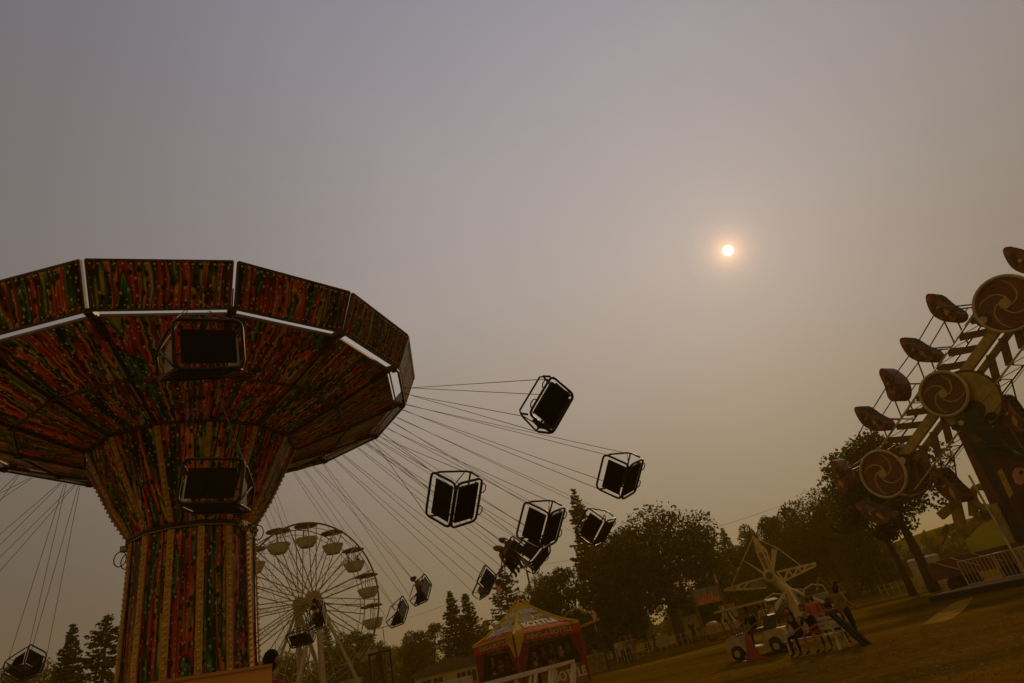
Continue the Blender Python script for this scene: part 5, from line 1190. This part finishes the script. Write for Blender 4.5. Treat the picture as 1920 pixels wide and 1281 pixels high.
for i in range(4): MB().tube([e_ * (-1.1 + i * .22) + Z1 * 2.7, e_ * (-1.15 + i * .24) + Z1 * (3.35 + .15 * (i % 2))], .03, 5).build('pennant_stick', PR, s2)
for px, lab in ((1124, 'pale pennant on a pole behind the small game stall'), (958, 'slim pennant on a pole left of the utility pole')):
    p = ground_at(px, 55); top = at(px, 1138 if px > 1000 else 1090, 55).z; t = thing('pennant_pole', lab, 'flag', p, 0, 'pennant poles'); MB().tube([(0, 0, 0), (0, 0, top)], .035, 5).build('pole', BROWNSTEEL, t); MB().prism([(0, 0), (.28, -.25), (.34, -.62), (.12, -.9), (0, -1.2)], (.03, 0, top), (1, 0, 0), (0, 0, 1), .02).build('flag', mat('pale_pennant', (.5, .26, .14), .6), t)
# house, white screen, portal frame, mast, poles and wires
hp = at(848, 1245, 62); hs = thing('house', 'low pale house with shallow roof between the trees and the tent', 'house', (hp.x, hp.y, 0), rad(6))
WALL = mat('house_siding', (.36, .30, .18), .7, var=.12)
MB().box((0, 0, 1.2), (6.4, 4, 2.4)).build('wall', WALL, hs)
MB().prism([(-3.5, 2.4), (3.5, 2.4), (3.2, 2.75), (0, 3.35), (-3.2, 2.75)], (0, 0, 0), (1, 0, 0), (0, 0, 1), 4.6).build('roof', mat('house_roof', (.09, .06, .045), .8), hs)
for x in (-2.2, -1.2, .8, 1.7, 2.6):
    w_ = MB().box((x, -2.02, 1.55), (.75, .04, .95)).build('window', BLACKSTEEL, hs); MB().box((x, -2.05, 1.55), (.05, .03, .95)).box((x, -2.05, 2.05), (.85, .05, .06)).box((x, -2.05, 1.05), (.85, .05, .06)).build('frame', CREAMSTEEL, w_)
v0, v1 = ground_at(785, 44), ground_at(884, 44); vs_ = thing('screen_fence', 'white panel screen standing in front of the low house', 'fence', v0)
dd_ = v1 - v0
for i in range(4): MB().bar(dd_ * (i + .02) / 4 + Z1 * .95, dd_ * (i + .98) / 4 + Z1 * .95, .05, 1.35).build('panel', mat('white_sheet_panel', (.50, .46, .34), .6, var=.1), vs_)
for i in range(5): MB().box(dd_ * i / 4 + Z1 * .8, (.07, .07, 1.6)).build('post', CREAMSTEEL, vs_)
pf = thing('portal_frame', 'dark rectangular steel portal with a lamp box between ferris wheel and house', 'frame', ground_at(720, 36)); ph_ = at(720, 1222, 36).z
for x in (-.55, .55): MB().bar((x, 0, 0), (x, 0, ph_), .10).build('post', BLACKSTEEL, pf)
MB().bar((-.6, 0, ph_), (.6, 0, ph_), .12).build('top_beam', BLACKSTEEL, pf); MB().box((0, 0, ph_ - .25), (.3, .3, .32)).tube([(0, 0, ph_ - .4), (.1, 0, ph_ - 1.8)], .06, 6).build('lamp_box', BLACKSTEEL, pf)
am = thing('tv_mast', 'thin television mast with flat aerial against the sky', 'aerial', ground_at(731, 64)); ah = at(731, 1172, 64).z
MB().tube([(0, 0, 0), (0, 0, ah)], .035, 5).build('pole', CABLE, am); MB().tube([(-.55, 0, ah - .1), (.55, 0, ah - .05)], .03, 5).tube([(-.3, -.3, ah - .08), (-.3, .3, ah - .08)], .02, 4).tube([(.2, -.25, ah - .08), (.2, .25, ah - .08)], .02, 4).build('aerial', CABLE, am)
UP_ = []
for px, py, D, lab in ((985, 1058, 80, 'wooden utility pole with crossarm showing above the green tree by the ragged spruce'), (1566, 905, 84, 'wooden utility pole among the trees left of the cage ride')):
    tp = at(px, py, D); t = thing('utility_pole', lab, 'utility pole', (tp.x, tp.y, 0), .2, 'utility poles'); UP_.append(tp)
    MB().tube([(0, 0, 0), (0, 0, tp.z)], [.16, .11], 8).build('pole', BARK, t); MB().box((0, 0, tp.z - .35), (2.0, .1, .12)).build('crossarm', BARK, t)
    for x in (-.9, .9): MB().lathe([(.05, 0), (.06, .08), (.03, .16)], (x, 0, tp.z - .29), 8).build('insulator', CREAMSTEEL, t)

for k, (a, b, lab) in enumerate(((UP_[0], UP_[1], 'thin power line sagging above the trees to the cage ride'), (UP_[0], at(640, 1180, 100), 'thin power line running left behind the swing chairs'))):
    for o_ in (-.35,):
        pts = [a.lerp(b, i / 16) + Vector((0, 0, o_ - 1.2 * math.sin(PI * i / 16))) for i in range(17)]
        tag(MB().tube(pts, .018, 4).build('power_line', CABLE), lab, 'power line', 'power lines')
# worn path to the cage ride and the hill beyond
def gpx(px, py):
    v = ray(px, py); t = -EYE / v.z; return Vector((0, 0, EYE)) + v * t
path = [gpx(1730, 1172), gpx(1758, 1150), gpx(1790, 1130), gpx(1826, 1119), gpx(1806, 1146), gpx(1776, 1166)]
tag(MB().quad([p + Vector((0, 0, .006)) for p in path]).build('path', mat('bare_sandy_earth', (.22, .125, .018), .95, var=.4, scale=1.5, spec=0)), kind='structure')
n = 40; vs = []; hcx, hcy = polar(33, 190).x, polar(33, 190).y
for i in range(n + 1):
    for j in range(n + 1):
        x, y = (i / n - .5) * 240, (j / n - .5) * 160
        vs.append((hcx + x, hcy + y, 9.5 * math.exp(-(x / 70) ** 2 - (y / 42) ** 2) - .12))
tag(MB().add(vs, [(i * (n + 1) + j, (i + 1) * (n + 1) + j, (i + 1) * (n + 1) + j + 1, i * (n + 1) + j + 1) for i in range(n) for j in range(n)]).build('hill', mat('hill_grass', (.065, .054, .005), .95, var=.3, scale=.08, spec=0), smooth=True), kind='structure')
# grass tufts near the viewer
rng = np.random.default_rng(9); m_ = 9000
az_ = np.radians(rng.uniform(-4, 42, m_)); D_ = 9 + 15 * rng.random(m_)
C = np.stack([D_ * np.sin(az_), D_ * np.cos(az_), np.zeros(m_)], 1); hgt = rng.uniform(.012, .035, m_) * (1 + .6 * np.sin(C[:, 1] * .7 + C[:, 0] * .2)); th_ = rng.uniform(0, 6.28, m_); wv = .010 + .0004 * D_
o_ = np.stack([np.cos(th_), np.sin(th_), np.zeros(m_)], 1); tip = C + np.stack([rng.normal(size=m_) * .03, rng.normal(size=m_) * .03, hgt], 1)
V = np.stack([C - o_ * wv[:, None], C + o_ * wv[:, None], tip], 1).reshape(-1, 3)
go = bpy.data.objects.new('grass', np_mesh('grass', V, np.arange(3 * m_).reshape(m_, 3), mat('grass_blades', (.17, .088, .014), .9, var=.5, scale=.6, trans=.3), 3)); COL.objects.link(go); tag(go, 'short dry grass on the field', 'grass', kind='stuff')
# ------------------------------------------------------------------ ground
def ground_mat():
    m = bpy.data.materials.new('dry_grass'); m.use_nodes = True; t = m.node_tree; b = t.nodes['Principled BSDF']; b.inputs['Roughness'].default_value = .95; b.inputs['Specular IOR Level'].default_value = 0
    tcn = t.nodes.new('ShaderNodeTexCoord')
    def nz(scale, sx, sy, d=5):
        mp = t.nodes.new('ShaderNodeMapping'); mp.inputs['Scale'].default_value = (sx, sy, 1); mp.inputs['Rotation'].default_value = (0, 0, rad(8)); t.links.new(tcn.outputs['Object'], mp.inputs[0])
        n = t.nodes.new('ShaderNodeTexNoise'); n.inputs['Scale'].default_value = scale; n.inputs['Detail'].default_value = d; t.links.new(mp.outputs[0], n.inputs['Vector']); return n.outputs['Fac']
    r = t.nodes.new('ShaderNodeValToRGB'); t.links.new(nz(.11, .45, 1.5), r.inputs[0])
    cs = [(.30, (.024, .017, .0015)), (.44, (.078, .045, .003)), (.55, (.118, .063, .004)), (.68, (.150, .092, .007))]
    r.color_ramp.elements[0].position = cs[0][0]; r.color_ramp.elements[0].color = cs[0][1] + (1,); r.color_ramp.elements[1].position = cs[-1][0]; r.color_ramp.elements[1].color = cs[-1][1] + (1,)
    for p, c in cs[1:-1]: e = r.color_ramp.elements.new(p); e.color = c + (1,)
    f = nz(3.0, 1, 1, 8); mr = t.nodes.new('ShaderNodeMapRange'); t.links.new(f, mr.inputs[0]); mr.inputs[1].default_value = .3; mr.inputs[2].default_value = .7; mr.inputs[3].default_value = .72; mr.inputs[4].default_value = 1.2
    sc = t.nodes.new('ShaderNodeVectorMath'); sc.operation = 'SCALE'; t.links.new(r.outputs[0], sc.inputs[0]); t.links.new(mr.outputs[0], sc.inputs['Scale']); t.links.new(sc.outputs[0], b.inputs['Base Color'])
    bp = t.nodes.new('ShaderNodeBump'); bp.inputs['Strength'].default_value = .5; bp.inputs['Distance'].default_value = .05; t.links.new(nz(9, 1, 1, 6), bp.inputs['Height']); t.links.new(bp.outputs[0], b.inputs['Normal'])
    return m
GRASS = ground_mat()
n = 60; mb = MB(); vs = []
for i in range(n + 1):
    for j in range(n + 1):
        u, w = (i / n * 2 - 1), (j / n * 2 - 1); x, y = math.copysign(abs(u) ** 2.2, u) * 900, math.copysign(abs(w) ** 2.2, w) * 900
        z = -.0 if math.hypot(x, y) < 60 else .0
        vs.append((x, y, z))
mb.add(vs, [(i * (n + 1) + j, (i + 1) * (n + 1) + j, (i + 1) * (n + 1) + j + 1, i * (n + 1) + j + 1) for i in range(n) for j in range(n)])
tag(mb.build('ground', GRASS), kind='structure')
# ------------------------------------------------------------------ haze
hz = MB().box((0, 150, 12.5), (900, 900, 27))
hm = bpy.data.materials.new('smoke_haze'); hm.use_nodes = True; t = hm.node_tree; t.nodes.clear()
pv = t.nodes.new('ShaderNodeVolumePrincipled'); pv.inputs['Color'].default_value = (.95, .66, .06, 1); pv.inputs['Density'].default_value = .0010; pv.inputs['Anisotropy'].default_value = .15
oo = t.nodes.new('ShaderNodeOutputMaterial'); t.links.new(pv.outputs[0], oo.inputs['Volume'])
tag(hz.build('haze', hm), 'pale brown smoke haze lying over the whole fairground', 'haze', kind='stuff')
